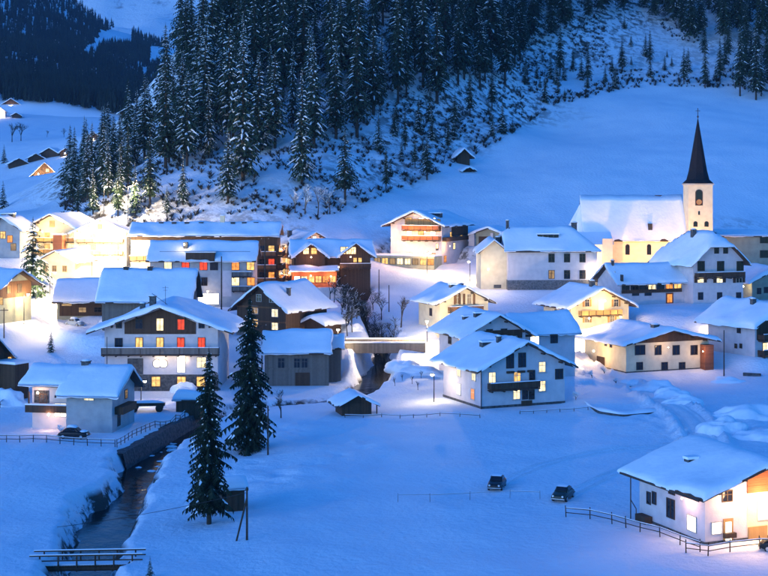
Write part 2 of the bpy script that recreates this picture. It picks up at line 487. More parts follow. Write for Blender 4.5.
def on(px, d):
    """ground point in the direction of photo column px at depth d"""
    x = (px - 384) * d / F
    return Vector((x, d, float(hgt(x, d)[0])))
_DS = np.concatenate([np.arange(95, 420, 0.5), np.arange(420, 1400, 2.0)])
def gp(px, py):
    """where the sight line through a photo pixel meets the ground"""
    x = (px - 384) * _DS / F
    zr = CZ - (py - YH) * _DS / F
    g = hgt(x, _DS)
    i = np.argmax(g >= zr)
    if i == 0: i = len(_DS) - 1
    a, b = zr[i - 1] - g[i - 1], g[i] - zr[i]
    t = a / (a + b) if (a + b) != 0 else 0
    d = _DS[i - 1] + t * (_DS[i] - _DS[i - 1])
    xx = (px - 384) * d / F
    return Vector((xx, d, float(hgt(xx, d)[0])))

def road_from(pxs, hw, berm=0.55):
    pts = [gp(*p) for p in pxs]
    ln = catmull([(p.x, p.y, p.z) for p in pts], 14)
    k = np.ones(9) / 9
    zz = np.convolve(np.pad(ln[:, 2], 4, 'edge'), k, 'valid')
    ln[:, 2] = zz
    return dict(line=ln, hw=hw, berm=berm)
r1 = road_from([(742, 500), (722, 470), (706, 446), (700, 432), (688, 416), (666, 402), (640, 390), (612, 380), (592, 371), (578, 362), (566, 352)], 1.9, 1.0)
r2 = road_from([(150, 338), (95, 332), (60, 322), (40, 305), (60, 290), (100, 280)], 2.6, 0.4)
r3 = dict(line=catmull([tuple(P(px, py, d)) for px, py, d in [(452, 338, 262), (432, 342, 256), (412, 345.5, 252), (376, 346.5, 250.5), (340, 346.5, 250), (312, 343, 253), (296, 340, 256)]], 14), hw=2.6, berm=0.3)
ROADS += [r1, r2, r3]
BRIDGE_D = 250.5

def grid_mesh(name, pxs, ds, zfun, mats, parent=None):
    px, d = np.meshgrid(pxs, ds)
    x = (px - 384) * d / F
    z = zfun(x.ravel(), d.ravel())
    co = np.stack([x.ravel(), d.ravel(), z], 1)
    nr, nc = px.shape
    i = np.arange(nr * nc).reshape(nr, nc)
    q = np.stack([i[:-1, :-1], i[:-1, 1:], i[1:, 1:], i[1:, :-1]], -1).reshape(-1, 4)
    me = bpy.data.meshes.new(name)
    me.vertices.add(len(co)); me.vertices.foreach_set('co', co.ravel())
    me.loops.add(q.size); me.loops.foreach_set('vertex_index', q.ravel())
    me.polygons.add(len(q)); me.polygons.foreach_set('loop_start', np.arange(0, q.size, 4)); me.polygons.foreach_set('loop_total', np.full(len(q), 4))
    me.polygons.foreach_set('use_smooth', np.ones(len(q), bool))
    me.update(calc_edges=True)
    for m in mats: me.materials.append(m)
    return ob(name, me, parent)

def ground_material():
    m = mat('snow covered ground', (0.80, 0.83, 0.87), 0.75, spec=0.2)
    n = m.node_tree.nodes; l = m.node_tree.links; b = n['Principled BSDF']
    ge = n.new('ShaderNodeNewGeometry'); sp = n.new('ShaderNodeSeparateXYZ'); l.new(ge.outputs['Normal'], sp.inputs[0])
    po = n.new('ShaderNodeSeparateXYZ'); l.new(ge.outputs['Position'], po.inputs[0])
    # rock and frozen earth showing through where the hillside is too steep to hold snow
    st = n.new('ShaderNodeMapRange'); st.inputs['From Min'].default_value = 0.915; st.inputs['From Max'].default_value = 0.79
    l.new(sp.outputs['Z'], st.inputs['Value'])
    t = n.new('ShaderNodeTexNoise'); t.inputs['Scale'].default_value = 0.35; t.inputs['Detail'].default_value = 8; t.inputs['Roughness'].default_value = 0.7
    l.new(ge.outputs['Position'], t.inputs['Vector'])
    mr = n.new('ShaderNodeMapRange'); mr.inputs['From Min'].default_value = 0.47; mr.inputs['From Max'].default_value = 0.56
    l.new(t.outputs['Fac'], mr.inputs['Value'])
    hy = n.new('ShaderNodeMapRange'); hy.inputs['From Min'].default_value = 338; hy.inputs['From Max'].default_value = 352; l.new(po.outputs['Y'], hy.inputs['Value'])
    lz = n.new('ShaderNodeMapRange'); lz.inputs['From Min'].default_value = -0.3; lz.inputs['From Max'].default_value = -1.0; l.new(po.outputs['Z'], lz.inputs['Value'])
    mz = n.new('ShaderNodeMath'); mz.operation = 'MAXIMUM'; l.new(hy.outputs[0], mz.inputs[0]); l.new(lz.outputs[0], mz.inputs[1])
    m0 = n.new('ShaderNodeMath'); m0.operation = 'MULTIPLY'; l.new(st.outputs[0], m0.inputs[0]); l.new(mz.outputs[0], m0.inputs[1])
    mu = n.new('ShaderNodeMath'); mu.operation = 'MULTIPLY'; l.new(m0.outputs[0], mu.inputs[0]); l.new(mr.outputs[0], mu.inputs[1])
    t2 = n.new('ShaderNodeTexNoise'); t2.inputs['Scale'].default_value = 0.12; t2.inputs['Detail'].default_value = 5
    l.new(ge.outputs['Position'], t2.inputs['Vector'])
    r = n.new('ShaderNodeValToRGB')
    r.color_ramp.elements[0].position = 0.3; r.color_ramp.elements[0].color = (0.76, 0.80, 0.85, 1)
    r.color_ramp.elements[1].position = 0.7; r.color_ramp.elements[1].color = (0.87, 0.88, 0.90, 1)
    l.new(t2.outputs['Fac'], r.inputs[0])
    mx = n.new('ShaderNodeMixRGB'); mx.inputs[2].default_value = (0.07, 0.065, 0.055, 1)
    l.new(mu.outputs[0], mx.inputs[0]); l.new(r.outputs[0], mx.inputs[1]); l.new(mx.outputs[0], b.inputs['Base Color'])
    t3 = n.new('ShaderNodeTexNoise'); t3.inputs['Scale'].default_value = 1.3; t3.inputs['Detail'].default_value = 7; t3.inputs['Roughness'].default_value = 0.6
    l.new(ge.outputs['Position'], t3.inputs['Vector'])
    bp = n.new('ShaderNodeBump'); bp.inputs['Strength'].default_value = 0.6; bp.inputs['Distance'].default_value = 0.5
    l.new(t3.outputs['Fac'], bp.inputs['Height']); l.new(bp.outputs[0], b.inputs['Normal'])
    return m
GROUND = ground_material()
ds = [56.0]
while ds[-1] < 1215: ds.append(ds[-1] + min(max(0.0040 * ds[-1], 0.45), 7))
g = grid_mesh('ground', np.arange(-300, 1070, 4.0), np.array(ds), lambda x, y: hgt(x, y), [GROUND])
tag(g, 'snow covered valley floor, village slope and hillside', kind='structure')

# far slopes
def ridge_interp(px, tab):
    t = np.array(tab); return np.interp(px, t[:, 0], t[:, 1])
RID = [(-400, -170), (0, -62), (75, 2), (100, 22), (122, 30), (150, 40), (185, 52), (220, 72), (300, 120), (420, 170), (1100, 185)]
RD0, RD1 = 1195.0, 2450.0
def far_h(x, y):
    px = 384 + x * F / y
    zr = CZ + (YH - ridge_interp(384 + x * F / RD1, RID)) * RD1 / F
    z0 = CZ + (YH - np.interp(px, [-300, 0, 60, 130, 200, 300, 600], [95, 99, 102, 115, 122, 136, 156])) * RD0 / F
    t = np.clip((y - RD0) / (RD1 - RD0), 0, 1.2)
    z0 = z0 - np.maximum(RD0 - y, 0) * 0.9
    z = z0 + (zr - z0) * (t - np.maximum(t - 1, 0) * 3) 
    return z + 14 * vnoise(x, y, 210, 31) * np.sin(np.clip(t, 0, 1) * math.pi) + 6 * vnoise(x, y, 70, 32) * np.clip(t * 4, 0, 1) * (t < 1)
FARSNOW = mat('far snow', (0.74, 0.78, 0.84), 0.8, (0.84, 0.86, 0.9), 0.02, spec=0.1)
mt = grid_mesh('forested_mountain', np.arange(-320, 560, 8.0), np.linspace(RD0 - 75, RD1 + 250, 95), far_h, [FARSNOW])
tag(mt, 'dark wooded mountainside across the valley', kind='structure')
def snow_h(x, y):
    px = 384 + x * F / y
    t = (y - 2900) / 3600.0
    z = 150 + 1500 * t + 130 * np.sin(x / 520.0 + 1.0) * t
    rg = 1 - np.abs(vnoise(x + 0.35 * y, y, 620, 41)); r2 = 1 - np.abs(vnoise(x - 0.2 * y, y, 260, 42))
    return z + 190 * rg * np.clip(t * 2, 0, 1) + 70 * r2 + 22 * vnoise(x, y, 90, 43)
def peak_material():
    m = mat('mountain snow', (0.80, 0.84, 0.9), 0.8, spec=0.1)
    n = m.node_tree.nodes; l = m.node_tree.links; b = n['Principled BSDF']
    ge = n.new('ShaderNodeNewGeometry')
    t = n.new('ShaderNodeTexNoise'); t.inputs['Scale'].default_value = 0.012; t.inputs['Detail'].default_value = 10; t.inputs['Roughness'].default_value = 0.7
    l.new(ge.outputs['Position'], t.inputs['Vector'])
    r = n.new('ShaderNodeValToRGB')
    r.color_ramp.elements[0].position = 0.36; r.color_ramp.elements[0].color = (0.42, 0.43, 0.46, 1)
    r.color_ramp.elements[1].position = 0.44; r.color_ramp.elements[1].color = (0.90, 0.92, 0.94, 1)
    l.new(t.outputs['Fac'], r.inputs[0]); l.new(r.outputs[0], b.inputs['Base Color'])
    bp = n.new('ShaderNodeBump'); bp.inputs['Strength'].default_value = 0.6; bp.inputs['Distance'].default_value = 25
    l.new(t.outputs['Fac'], bp.inputs['Height']); l.new(bp.outputs[0], b.inputs['Normal'])
    return m
sm = grid_mesh('snowy_mountain', np.arange(-300, 620, 6.0), np.linspace(2900, 6500, 110), snow_h, [peak_material()])
tag(sm, 'pale snowy high mountain beyond the wooded ridge', kind='structure')

# packed roads
def ribbon(name, rd, label):
    ln = rd['line']; hw = rd['hw']; vs = []; fs = []
    t = np.gradient(ln[:, :2], axis=0); t /= np.linalg.norm(t, axis=1)[:, None]
    nn = np.stack([-t[:, 1], t[:, 0]], 1)
    off = np.array([-1, -.78, -.62, -.45, -.28, 0, .28, .45, .62, .78, 1]) * hw
    dz = np.array([0.0, 0.05, -0.07, -0.07, 0.04, 0.06, 0.04, -0.07, -0.07, 0.05, 0.0]) + 0.08
    for i in range(len(ln)):
        for o, z in zip(off, dz):
            x, y = ln[i, 0] + nn[i, 0] * o, ln[i, 1] + nn[i, 1] * o
            vs.append((x, y, ln[i, 2] + z + 0.02 * float(vnoise(x, y, 1.1, 51)) - (0.12 if abs(o) == hw else 0)))
    k = len(off)
    for i in range(len(ln) - 1):
        for j in range(k - 1):
            fs.append((i * k + j, i * k + j + 1, (i + 1) * k + j + 1, (i + 1) * k + j))
    o = ob(name, me_from(name, vs, fs, PACKED, True))
    return tag(o, label, kind='structure')
ribbon('road', r1, 'packed snow lane with two wheel ruts winding up between the houses')
ribbon('road', r2, 'packed snow lane across the brightly lit square')
ribbon('road', r3, 'packed snow road running over the village bridge')

# water
def water_material():
    m = mat('stream water', (0.010, 0.012, 0.012), 0.10, (0.028, 0.026, 0.02), 0.8, bump=0.12, bscale=1.1, spec=0.2)
    return m
vs, fs = [], []
t = np.gradient(RIVER[:, :2], axis=0); t /= np.linalg.norm(t, axis=1)[:, None]
for i, (x, y, z, hw) in enumerate(RIVER):
    nx, ny = -t[i, 1], t[i, 0]
    for o in (-1, -.5, 0, .5, 1):
        vs.append((x + nx * o * (hw + 1.6), y + ny * o * (hw + 1.6), z + 0.03 * math.sin(i * 1.7 + o * 3)))
for i in range(len(RIVER) - 1):
    for j in range(4): fs.append((i * 5 + j, i * 5 + j + 1, (i + 1) * 5 + j + 1, (i + 1) * 5 + j))
wtr = ob('stream_water', me_from('stream_water', vs, fs, water_material(), True))
tag(wtr, 'dark open stream winding between snowy banks', kind='structure')
# ------------------------------------------------------------------ building kit
_WM = {}
def window_meshes(w, h, frame, pane, style):
    key = (round(w, 2), round(h, 2), frame.name, pane.name, style)
    if key not in _WM:
        f = MB(); t = 0.09
        x, z = w / 2, h / 2
        f.box(-x - t, -x, -0.09, 0.02, -z - t, z + t); f.box(x, x + t, -0.09, 0.02, -z - t, z + t)
        f.box(-x, x, -0.09, 0.02, z, z + t); f.box(-x, x, -0.09, 0.02, -z - t, -z)
        if style == 'cross':
            f.box(-0.035, 0.035, -0.085, 0.02, -z, z); f.box(-x, -0.035, -0.08, 0.02, z * 0.3 - 0.03, z * 0.3 + 0.03); f.box(0.035, x, -0.08, 0.02, z * 0.3 - 0.03, z * 0.3 + 0.03)
        elif style == 'mid':
            f.box(-0.035, 0.035, -0.085, 0.02, -z, z)
        p = MB(); p.box(-x, x, -0.04, 0.02, -z, z)
        sl = MB(); sl.box(-x - 0.16, x + 0.16, -0.16, 0.02, -z - t - 0.08, -z - t)
        _WM[key] = (f.mesh('window', [frame]), p.mesh('pane', [pane]), sl.mesh('sill', [frame]))
    return _WM[key]
_BX = {}
def box_mesh(name, sx, sy, sz, m):
    key = (name, round(sx, 2), round(sy, 2), round(sz, 2), m.name)
    if key not in _BX:
        b = MB(); b.box(-sx / 2, sx / 2, -sy / 2, sy / 2, -sz / 2, sz / 2); _BX[key] = b.mesh(name, [m])
    return _BX[key]
bulb_me = None
def light_at(parent, loc, power, col=(1.0, 0.72, 0.40), rad=0.18, name='lamp_light'):
    d = bpy.data.lights.new(name, 'POINT'); d.energy = power * LAMP; d.color = col; d.shadow_soft_size = rad
    o = bpy.data.objects.new(name, d); o.location = loc
    return link(o, parent)

class House:
    def __init__(s, key, name, label, cat='house', group=None):
        p, a, w, ln = site_frame(key)
        s.p, s.a, s.w, s.ln = p, a, w, ln
        s.root = empty(name, p, a, label, cat, group)
        s.inv = (Matrix.Translation(p) @ Matrix.Rotation(a, 4, 'Z')).inverted()
        s.roofs = []
        s.faces = {}
    # a photo pixel on a vertical face: 'f' plane y = c, 'l'/'r' plane x = c
    def hit(s, face, c, px, py):
        o = s.inv @ Vector((0, 0, CZ)); q = s.inv @ P(px, py, 100.0)
        d = q - o
        if face == 'f': t = (c - o.y) / d.y
        else: t = (c - o.x) / d.x
        r = o + d * t
        return r
    def block(s, x0, x1, y0, y1, ze, rise, ridge='y', side=1.2, end=1.2, wall=None, roofmat=None, zb=-2.5, clip=(0, 0), snow=0.42, hs=None, name='wall', gable=None, sill=0.0, seed=None):
        wall = wall or WHITE; roofmat = roofmat or DTRIM
        swap = ridge == 'x'
        u0, u1, v0, v1 = (y0, y1, x0, x1) if swap else (x0, x1, y0, y1)
        uc, w = (u0 + u1) / 2, (u1 - u0) / 2
        sl = rise / w
        zr = ze + rise
        m = (lambda u, v, z: (v, u, z)) if swap else (lambda u, v, z: (u, v, z))
        hs = hs or sl
        va, vb = v0 - end, v1 + end
        zc = [zr - sl * (w + side) * c for c in clip]
        def zroof(u, v):
            z = zr - sl * abs(u - uc)
            if clip[0]: z = min(z, zc[0] + hs * (v - va))
            if clip[1]: z = min(z, zc[1] + hs * (vb - v))
            return z
        # walls: outline rings at a few stations so that hipped ends close under the roof
        b = MB()
        def ring(v):
            us = [u0, u1]
            zt = [min(zroof(u, v), 1e9) - 0.12 for u in (u0, uc - w * 0.5, uc, uc + w * 0.5, u1)]
            return [(u0, zb), (u1, zb), (u1, zt[4]), (uc + w * 0.5, zt[3]), (uc, zt[2]), (uc - w * 0.5, zt[1]), (u0, zt[0])]
        st = sorted(set([v0, v1] + ([v0 + min(w, (v1 - v0) * 0.45)] if clip[0] else []) + ([v1 - min(w, (v1 - v0) * 0.45)] if clip[1] else [])))
        rings = [ring(v) for v in st]
        n = 7; vs = []
        for v, rg in zip(st, rings): vs += [m(u, v, z) for u, z in rg]
        fs = [tuple(range(n)), tuple((len(st) - 1) * n + k for k in range(n))]
        for i in range(len(st) - 1):
            fs += [(i * n + k, i * n + (k + 1) % n, (i + 1) * n + (k + 1) % n, (i + 1) * n + k) for k in range(n)]
        b.add(vs, fs)
        wl = b.build(name, [wall], s.root)
        # roof deck
        b = MB(); th = 0.24
        ul, ur = u0 - side, u1 + side
        def poly(pts):
            k = len(pts)
            b.add([m(u, v, z) for u, v, z in pts] + [m(u, v, z - th) for u, v, z in pts],
                  [tuple(range(k)), tuple(range(2 * k - 1, k - 1, -1))] + [(i, (i + 1) % k, k + (i + 1) % k, k + i) for i in range(k)])
        for sg in (-1, 1):
            pts = [(uc + sg * (w + side), va, zr - sl * (w + side))]
            if clip[0]:
                if clip[0] < 1: pts.append((uc + sg * (w + side) * clip[0], va, zc[0]))
                pts.append((uc, va + (zr - zc[0]) / hs, zr))
            else: pts.append((uc, va, zr))
            if clip[1]:
                pts.append((uc, vb - (zr - zc[1]) / hs, zr))
                if clip[1] < 1: pts.append((uc + sg * (w + side) * clip[1], vb, zc[1]))
            else: pts.append((uc, vb, zr))
            pts.append((uc + sg * (w + side), vb, zr - sl * (w + side)))
            poly(pts)
        for k, vv, dr in ((0, va, 1), (1, vb, -1)):
            if clip[k]:
                h_ = (w + side) * clip[k]
                poly([(uc - h_, vv, zc[k]), (uc + h_, vv, zc[k]), (uc, vv + dr * (zr - zc[k]) / hs, zr)])
        rf = b.build('roof', [roofmat], s.root)
        # snow blanket on the roof, rounded at the rim
        if snow:
            sd = seed if seed is not None else int(abs(s.p.x * 13 + s.p.y * 7 + x0 * 5)) % 997
            def axis(a0, a1, mid=None):
                L = a1 - a0; k = max(2, int(L / 1.0 / 2))
                core = [a0 + 0.5 + (L - 1.0) * i / (2 * k) for i in range(2 * k + 1)]
                return [a0, a0 + 0.06, a0 + 0.2] + core + [a1 - 0.2, a1 - 0.06, a1]
            U = axis(ul - 0.12, ur + 0.12); V = axis(va - 0.1, vb + 0.1)
            uu, vv = np.meshgrid(U, V)
            e = np.minimum(np.minimum(uu - U[0], U[-1] - uu), np.minimum(vv - V[0], V[-1] - vv))
            prof = np.sqrt(np.clip(1 - (1 - np.clip(e / 0.5, 0, 1)) ** 2, 0, 1))
            zz = np.vectorize(zroof)(np.clip(uu, ul, ur), np.clip(vv, va, vb))
            # soften the ridge a little
            soft = 0.12 * np.exp(-((uu - uc) / 0.6) ** 2)
            nz = 0.20 * vnoise(uu + sd * 3.1, vv + sd, 3.2, 61) + 0.07 * vnoise(uu + sd, vv, 1.2, 62)
            wob = 0.38 * vnoise(uu * 1.0 + vv * 0.7 + sd, vv * 0.9 - uu * 0.6, 1.5, 63)
            edge = np.clip(1 - e / 0.55, 0, 1)
            cu = np.where(uu > uc, 1.0, -1.0) * (np.minimum(uu - U[0], U[-1] - uu) < 0.55); cv = np.where(vv > (va + vb) / 2, 1.0, -1.0) * (np.minimum(vv - V[0], V[-1] - vv) < 0.55)
            u2 = uu + cu * edge * wob; v2 = vv + cv * edge * wob * 0.6
            top = zz + 0.012 + snow * prof * (1 + 0.5 * nz / 0.16 * 0.5) - soft * prof + nz * prof * 0.6
            nr, nc = uu.shape
            vs = [m(a_, b_, c_) for a_, b_, c_ in zip(u2.ravel(), v2.ravel(), top.ravel())]
            i = np.arange(nr * nc).reshape(nr, nc)
            q = np.stack([i[:-1, :-1], i[:-1, 1:], i[1:, 1:], i[1:, :-1]], -1).reshape(-1, 4)
            if swap: q = q[:, ::-1]
            fs = [tuple(map(int, r)) for r in q]
            # drooping rim under the blanket
            rim = list(i[0, :]) + list(i[1:, -1]) + list(i[-1, -2::-1]) + list(i[-2:0:-1, 0])
            nb = len(vs)
            for r in rim:
                x_, y_, z_ = vs[r]; vs.append((x_, y_, z_ - 0.13 - 0.22 * max(0.0, float(vnoise(x_ * 1.7 + sd, y_ * 1.7, 1.0, 64)))))
            for k in range(len(rim)):
                fs.append((int(rim[k]), nb + k, nb + (k + 1) % len(rim), int(rim[(k + 1) % len(rim)])))
            ob('snow', me_from('snow', vs, fs, ROOFSNOW, True), rf)
        s.roofs.append((rf, zroof, swap, snow))
        s.last = dict(u0=u0, u1=u1, v0=v0, v1=v1, uc=uc, w=w, zr=zr, ze=ze, sl=sl, va=va, vb=vb, ul=ul, ur=ur, swap=swap)
        return rf
    def roof_z(s, x, y, i=-1):
        rf, zf, swap, sn = s.roofs[i]
        return zf(y, x) if swap else zf(x, y)
    def win(s, face, c, u, z, w=1.0, h=1.3, lit='', frame=None, style='cross', sill=False, shut=None):
        frame = frame or DTRIM
        fm, pm, sm_ = window_meshes(w, h, frame, LIT[lit], style)
        if face == 'f': loc, rz = (u, c, z), 0
        elif face == 'l': loc, rz = (c, u, z), -math.pi / 2
        else: loc, rz = (c, u, z), math.pi / 2
        o = ob('window', fm, s.root, loc, (0, 0, rz))
        ob('pane', pm, o)
        if sill: ob('sill', sm_, o)
        if shut:
            for k in (-1, 1):
                ob('shutter', box_mesh('shutter', w * 0.5, 0.06, h + 0.1, shut), o, (k * (w * 0.75 + 0.14), -0.04, 0))
        return o
    def wpx(s, face, c, px, py, w=1.0, h=1.3, lit='', **kw):
        r = s.hit(face, c, px, py)
        return s.win(face, c, r.x if face == 'f' else r.y, r.z, w, h, lit, **kw)
    def door(s, face, c, u, z0=0.0, w=1.1, h=2.1, m=None, lit=''):
        b = MB(); b.box(-w / 2 - 0.1, w / 2 + 0.1, -0.06, 0.02, 0, h + 0.1)
        loc, rz = ((u, c, z0), 0) if face == 'f' else ((c, u, z0), -math.pi / 2 if face == 'l' else math.pi / 2)
        o = b.build('door', [m or MWOOD], s.root, loc, (0, 0, rz))
        ob('door_panel', box_mesh('door_panel', w * 0.7, 0.05, h * 0.8, LIT[lit] if lit else DTRIM), o, (0, -0.08, h * 0.5))
        return o
    def balcony(s, face, c, a0, a1, z, depth=1.2, h=1.0, m=None, snow=True, posts=True):
        m = m or DWOOD
        def tr(u, o):       # u along the face, o outward
            return (u, c - o) if face == 'f' else ((c - o, u) if face == 'l' else (c + o, u))
        def bx(b, ua, ub, oa, ob_, za, zb_):
            (xa, ya), (xb, yb) = tr(ua, oa), tr(ub, ob_)
            b.box(min(xa, xb), max(xa, xb), min(ya, yb), max(ya, yb), za, zb_)
        b = MB(); bx(b, a0, a1, 0.0, depth, z - 0.16, z)
        k = a0 + 0.3
        while k < a1:
            bx(b, k - 0.09, k + 0.09, 0.0, depth - 0.06, z - 0.34, z - 0.165); k += 2.0
        fl = b.build('balcony', [DTRIM], s.root)
        r = MB(); bx(r, a0, a1, depth - 0.07, depth - 0.01, z + 0.12, z + h); bx(r, a0 - 0.003, a1 + 0.003, depth - 0.12, depth + 0.05, z + h + 0.002, z + h + 0.09)
        bx(r, a0, a0 + 0.06, 0.02, depth - 0.075, z + 0.12, z + h - 0.003); bx(r, a1 - 0.06, a1, 0.02, depth - 0.075, z + 0.12, z + h - 0.003)
        r.build('railing', [m], fl)
        if posts:
            p = MB(); k = a0 + 0.07
            while k <= a1: 
                bx(p, k - 0.05, k + 0.05, depth - 0.0095, depth + 0.07, z - 0.2, z + h + 0.001); k += max(1.6, (a1 - a0 - 0.14) / 6)
            p.build('post', [DTRIM], fl)['kind'] = 'stuff'
        if snow:
            q = MB(); bx(q, a0, a1, depth - 0.14, depth + 0.06, z + h + 0.095, z + h + 0.2); q.build('snow', [ROOFSNOW], fl)
        return fl
    def chimney(s, x, y, i=-1, w=0.7, h=1.3, m=None, zt=None):
        z = s.roof_z(x, y, i)
        b = MB(); b.box(-w / 2, w / 2, -w / 2, w / 2, -1.0, h); b.box(-w / 2 - 0.1, w / 2 + 0.1, -w / 2 - 0.1, w / 2 + 0.1, h + 0.002, h + 0.12)
        o = b.build('chimney', [m or DARKST], s.root, (x, y, z + 0.2))
        q = MB(); q.lathe([(w * 0.62, 0), (w * 0.66, 0.08), (w * 0.5, 0.2), (w * 0.15, 0.27)], 8)
        q.build('snow_cap', [ROOFSNOW], o, (0, 0, h + 0.125), smooth=True)
        return o
    def dormer(s, x0, x1, y, i=-1, h=0.7, depth=1.6, m=None):
        """low dark roof opening standing out of the snow, facing front"""
        z = s.roof_z((x0 + x1) / 2, y, i) + 0.3
        b = MB(); b.box(x0, x1, y, y + depth, z - 0.9, z + h - 0.05)
        o = b.build('dormer', [m or DARKST], s.root)
        n = max(1, int((x1 - x0) / 1.1)); w = (x1 - x0) / n
        for k in range(n):
            ob('pane', box_mesh('pane', w - 0.2, 0.05, h * 0.7, GLASS), o, (x0 + w * (k + 0.5), y - 0.03, z + h * 0.45 - 0.05))
        q = MB(); q.box(x0 - 0.15, x1 + 0.15, y - 0.2, y + depth, z + h - 0.047, z + h + 0.2)
        q.build('snow', [ROOFSNOW], o)
        return o
    def hatch(s, x, y, i=-1, w=0.9, l=1.2):
        """small dark skylight or vent poking through the roof snow"""
        z = s.roof_z(x, y, i)
        b = MB(); b.box(-w / 2, w / 2, -l / 2, l / 2, -0.5, 0.62)
        b.box(-w / 2 - 0.07, w / 2 + 0.07, -l / 2 - 0.07, l / 2 + 0.07, 0.622, 0.7)
        return b.build('roof_hatch', [METAL], s.root, (x, y, z))
    def lamp(s, loc, power, col=(1.0, 0.72, 0.40), r=0.16):
        global bulb_me
        if bulb_me is None:
            b = MB(); b.lathe([(0.03, -0.16), (0.12, -0.1), (0.16, 0), (0.12, 0.1), (0.03, 0.16)], 8); bulb_me = b.mesh('wall_lamp', [BULB], True)
        o = ob('wall_lamp', bulb_me, s.root, loc)
        o.scale = (r / 0.16,) * 3
        light_at(o, (0, 0, 0), power, col, 0.25 * 0.16 / r + 0.2)
        return o
    def solid(s, name, m, boxes, parent=None, smooth=False):
        b = MB()
        for q in boxes: b.box(*q)
        return b.build(name, [m], parent or s.root)
    def purlins(s, y, n=5, i=-1):
        """beam ends under the front verge"""
        L = s.last
        for k in range(n):
            t = -0.86 + 1.72 * k / (n - 1)
            u = L['uc'] + t * L['w']
            z = L['zr'] - L['sl'] * abs(u - L['uc']) - 0.5
            ob('beam', box_mesh('beam', 0.2, 1.1, 0.24, DTRIM), s.root, (u, y - 0.5, z))
    def plinth(s, x0, x1, y0, y1, z1, m=None, t=0.06):
        s.solid('plinth', m or DARKST, [(x0 - t, x1 + t, y0 - t, y1 + t, -2.4, z1)])
# ------------------------------------------------------------------ the houses
W_, D_ = WHITE, DTRIM

# 1 lilac-white house in the middle of the picture
h = House('alpine_house', 'alpine_house', 'white gabled house with dark balcony and many lit windows beside the open snowfield')
h.block(0, 14, 0, 13, 6.3, 3.3, side=1.5, end=1.5, wall=WHITE)
h.plinth(0, 14, 0, 13, 0.35)
h.purlins(0, 5)
for px, py, l in [(542, 367, 'w'), (542, 386, 'w'), (492, 377.5, 'w'), (517, 377, 'y'), (516.5, 394, 'w')]:
    h.wpx('f', 0, px, py, 1.05, 1.45, l, frame=TRIM, sill=True)
for px, py in [(559, 374)]: h.wpx('f', 0, px, py, 1.2, 1.4, '', frame=DTRIM)
for px, py in [(525, 394.5), (531.5, 394.5), (532, 375)]: h.wpx('f', 0, px, py, 0.8, 1.3, '', frame=DTRIM)
for px, py in [(510, 361), (522, 360)]: h.wpx('f', 0, px, py, 1.1, 2.0, '', frame=DTRIM)
a = h.hit('f', 0, 485, 388).x; b_ = h.hit('f', 0, 539, 388).x
h.balcony('f', 0, a + 0.4, b_ - 0.4, 2.75, 1.2, 0.95)
fb = h.solid('flower_box', DWOOD, [(4.1, 5.3, -0.35, -0.02, 5.0, 5.3)])
h.solid('flower_box', DWOOD, [(5.9, 7.1, -0.35, -0.02, 5.0, 5.3)]); h.solid('flower_box', DWOOD, [(7.6, 8.4, -0.35, -0.02, 5.0, 5.3)])
for px, py, l in [(459, 370.5, 'w'), (474, 375, 'w'), (459, 389, 'b'), (473, 394, 'o')]:
    h.wpx('l', 0, px, py, 1.1, 1.5, l, frame=TRIM, sill=True)
h.chimney(5.2, 4.5, w=0.6, h=0.9); h.dormer(3.2, 5.4, 6.0, h=0.4, depth=1.0)
h.solid('cellar_door', DWOOD, [(6.6, 8.4, -0.1, 0.0, -0.2, 0.8)])
h.solid('drain_pipe', METAL, [(-0.14, -0.04, -0.14, -0.04, 0, 6.0)])

# 2 house behind it with a side wing
h = House('double_house', 'angled_house', 'white house with shadowed gable balcony and a long side wing behind the lilac-white house')
h.block(0, 10.5, 0, 12, 8.2, 2.9, side=1.4, end=1.3)
h.dormer(3.0, 4.6, 3.4, h=0.4, depth=0.9); h.dormer(1.8, 3.6, 5.5, h=0.3, depth=0.8)
h.purlins(0, 4)
h.block(10.5, 20.5, 1.5, 9.5, 7.9, 2.5, 'x', side=1.0, end=0.9, name='wing_wall')
h.solid('cladding', DWOOD, [(0.6, 9.9, -0.08, 0.0, 7.0, 8.4)])
h.balcony('f', 0, 2.2, 8.2, 6.2, 1.2, 1.0)
for u in (4, 6.6): h.win('f', 0, u, 7.6, 1.0, 1.9, '')
h.wpx('f', 0, 514, 340, 0.9, 1.2, 'w', frame=TRIM)
h.wpx('f', 1.5, 534.5, 339.5, 1.5, 1.7, 'b', frame=TRIM); h.wpx('f', 1.5, 554, 338.5, 1.2, 1.4, '', frame=DTRIM)
h.wpx('l', 0, 450, 340, 1.2, 1.2, '', frame=DTRIM); h.wpx('l', 0, 460, 340, 1.1, 1.2, 'y', frame=TRIM)
h.balcony('l', 0, 5.5, 10.5, 2.4, 1.0, 0.9)
h.wpx('l', 0, 449, 357, 1.2, 1.4, 'w', frame=TRIM)

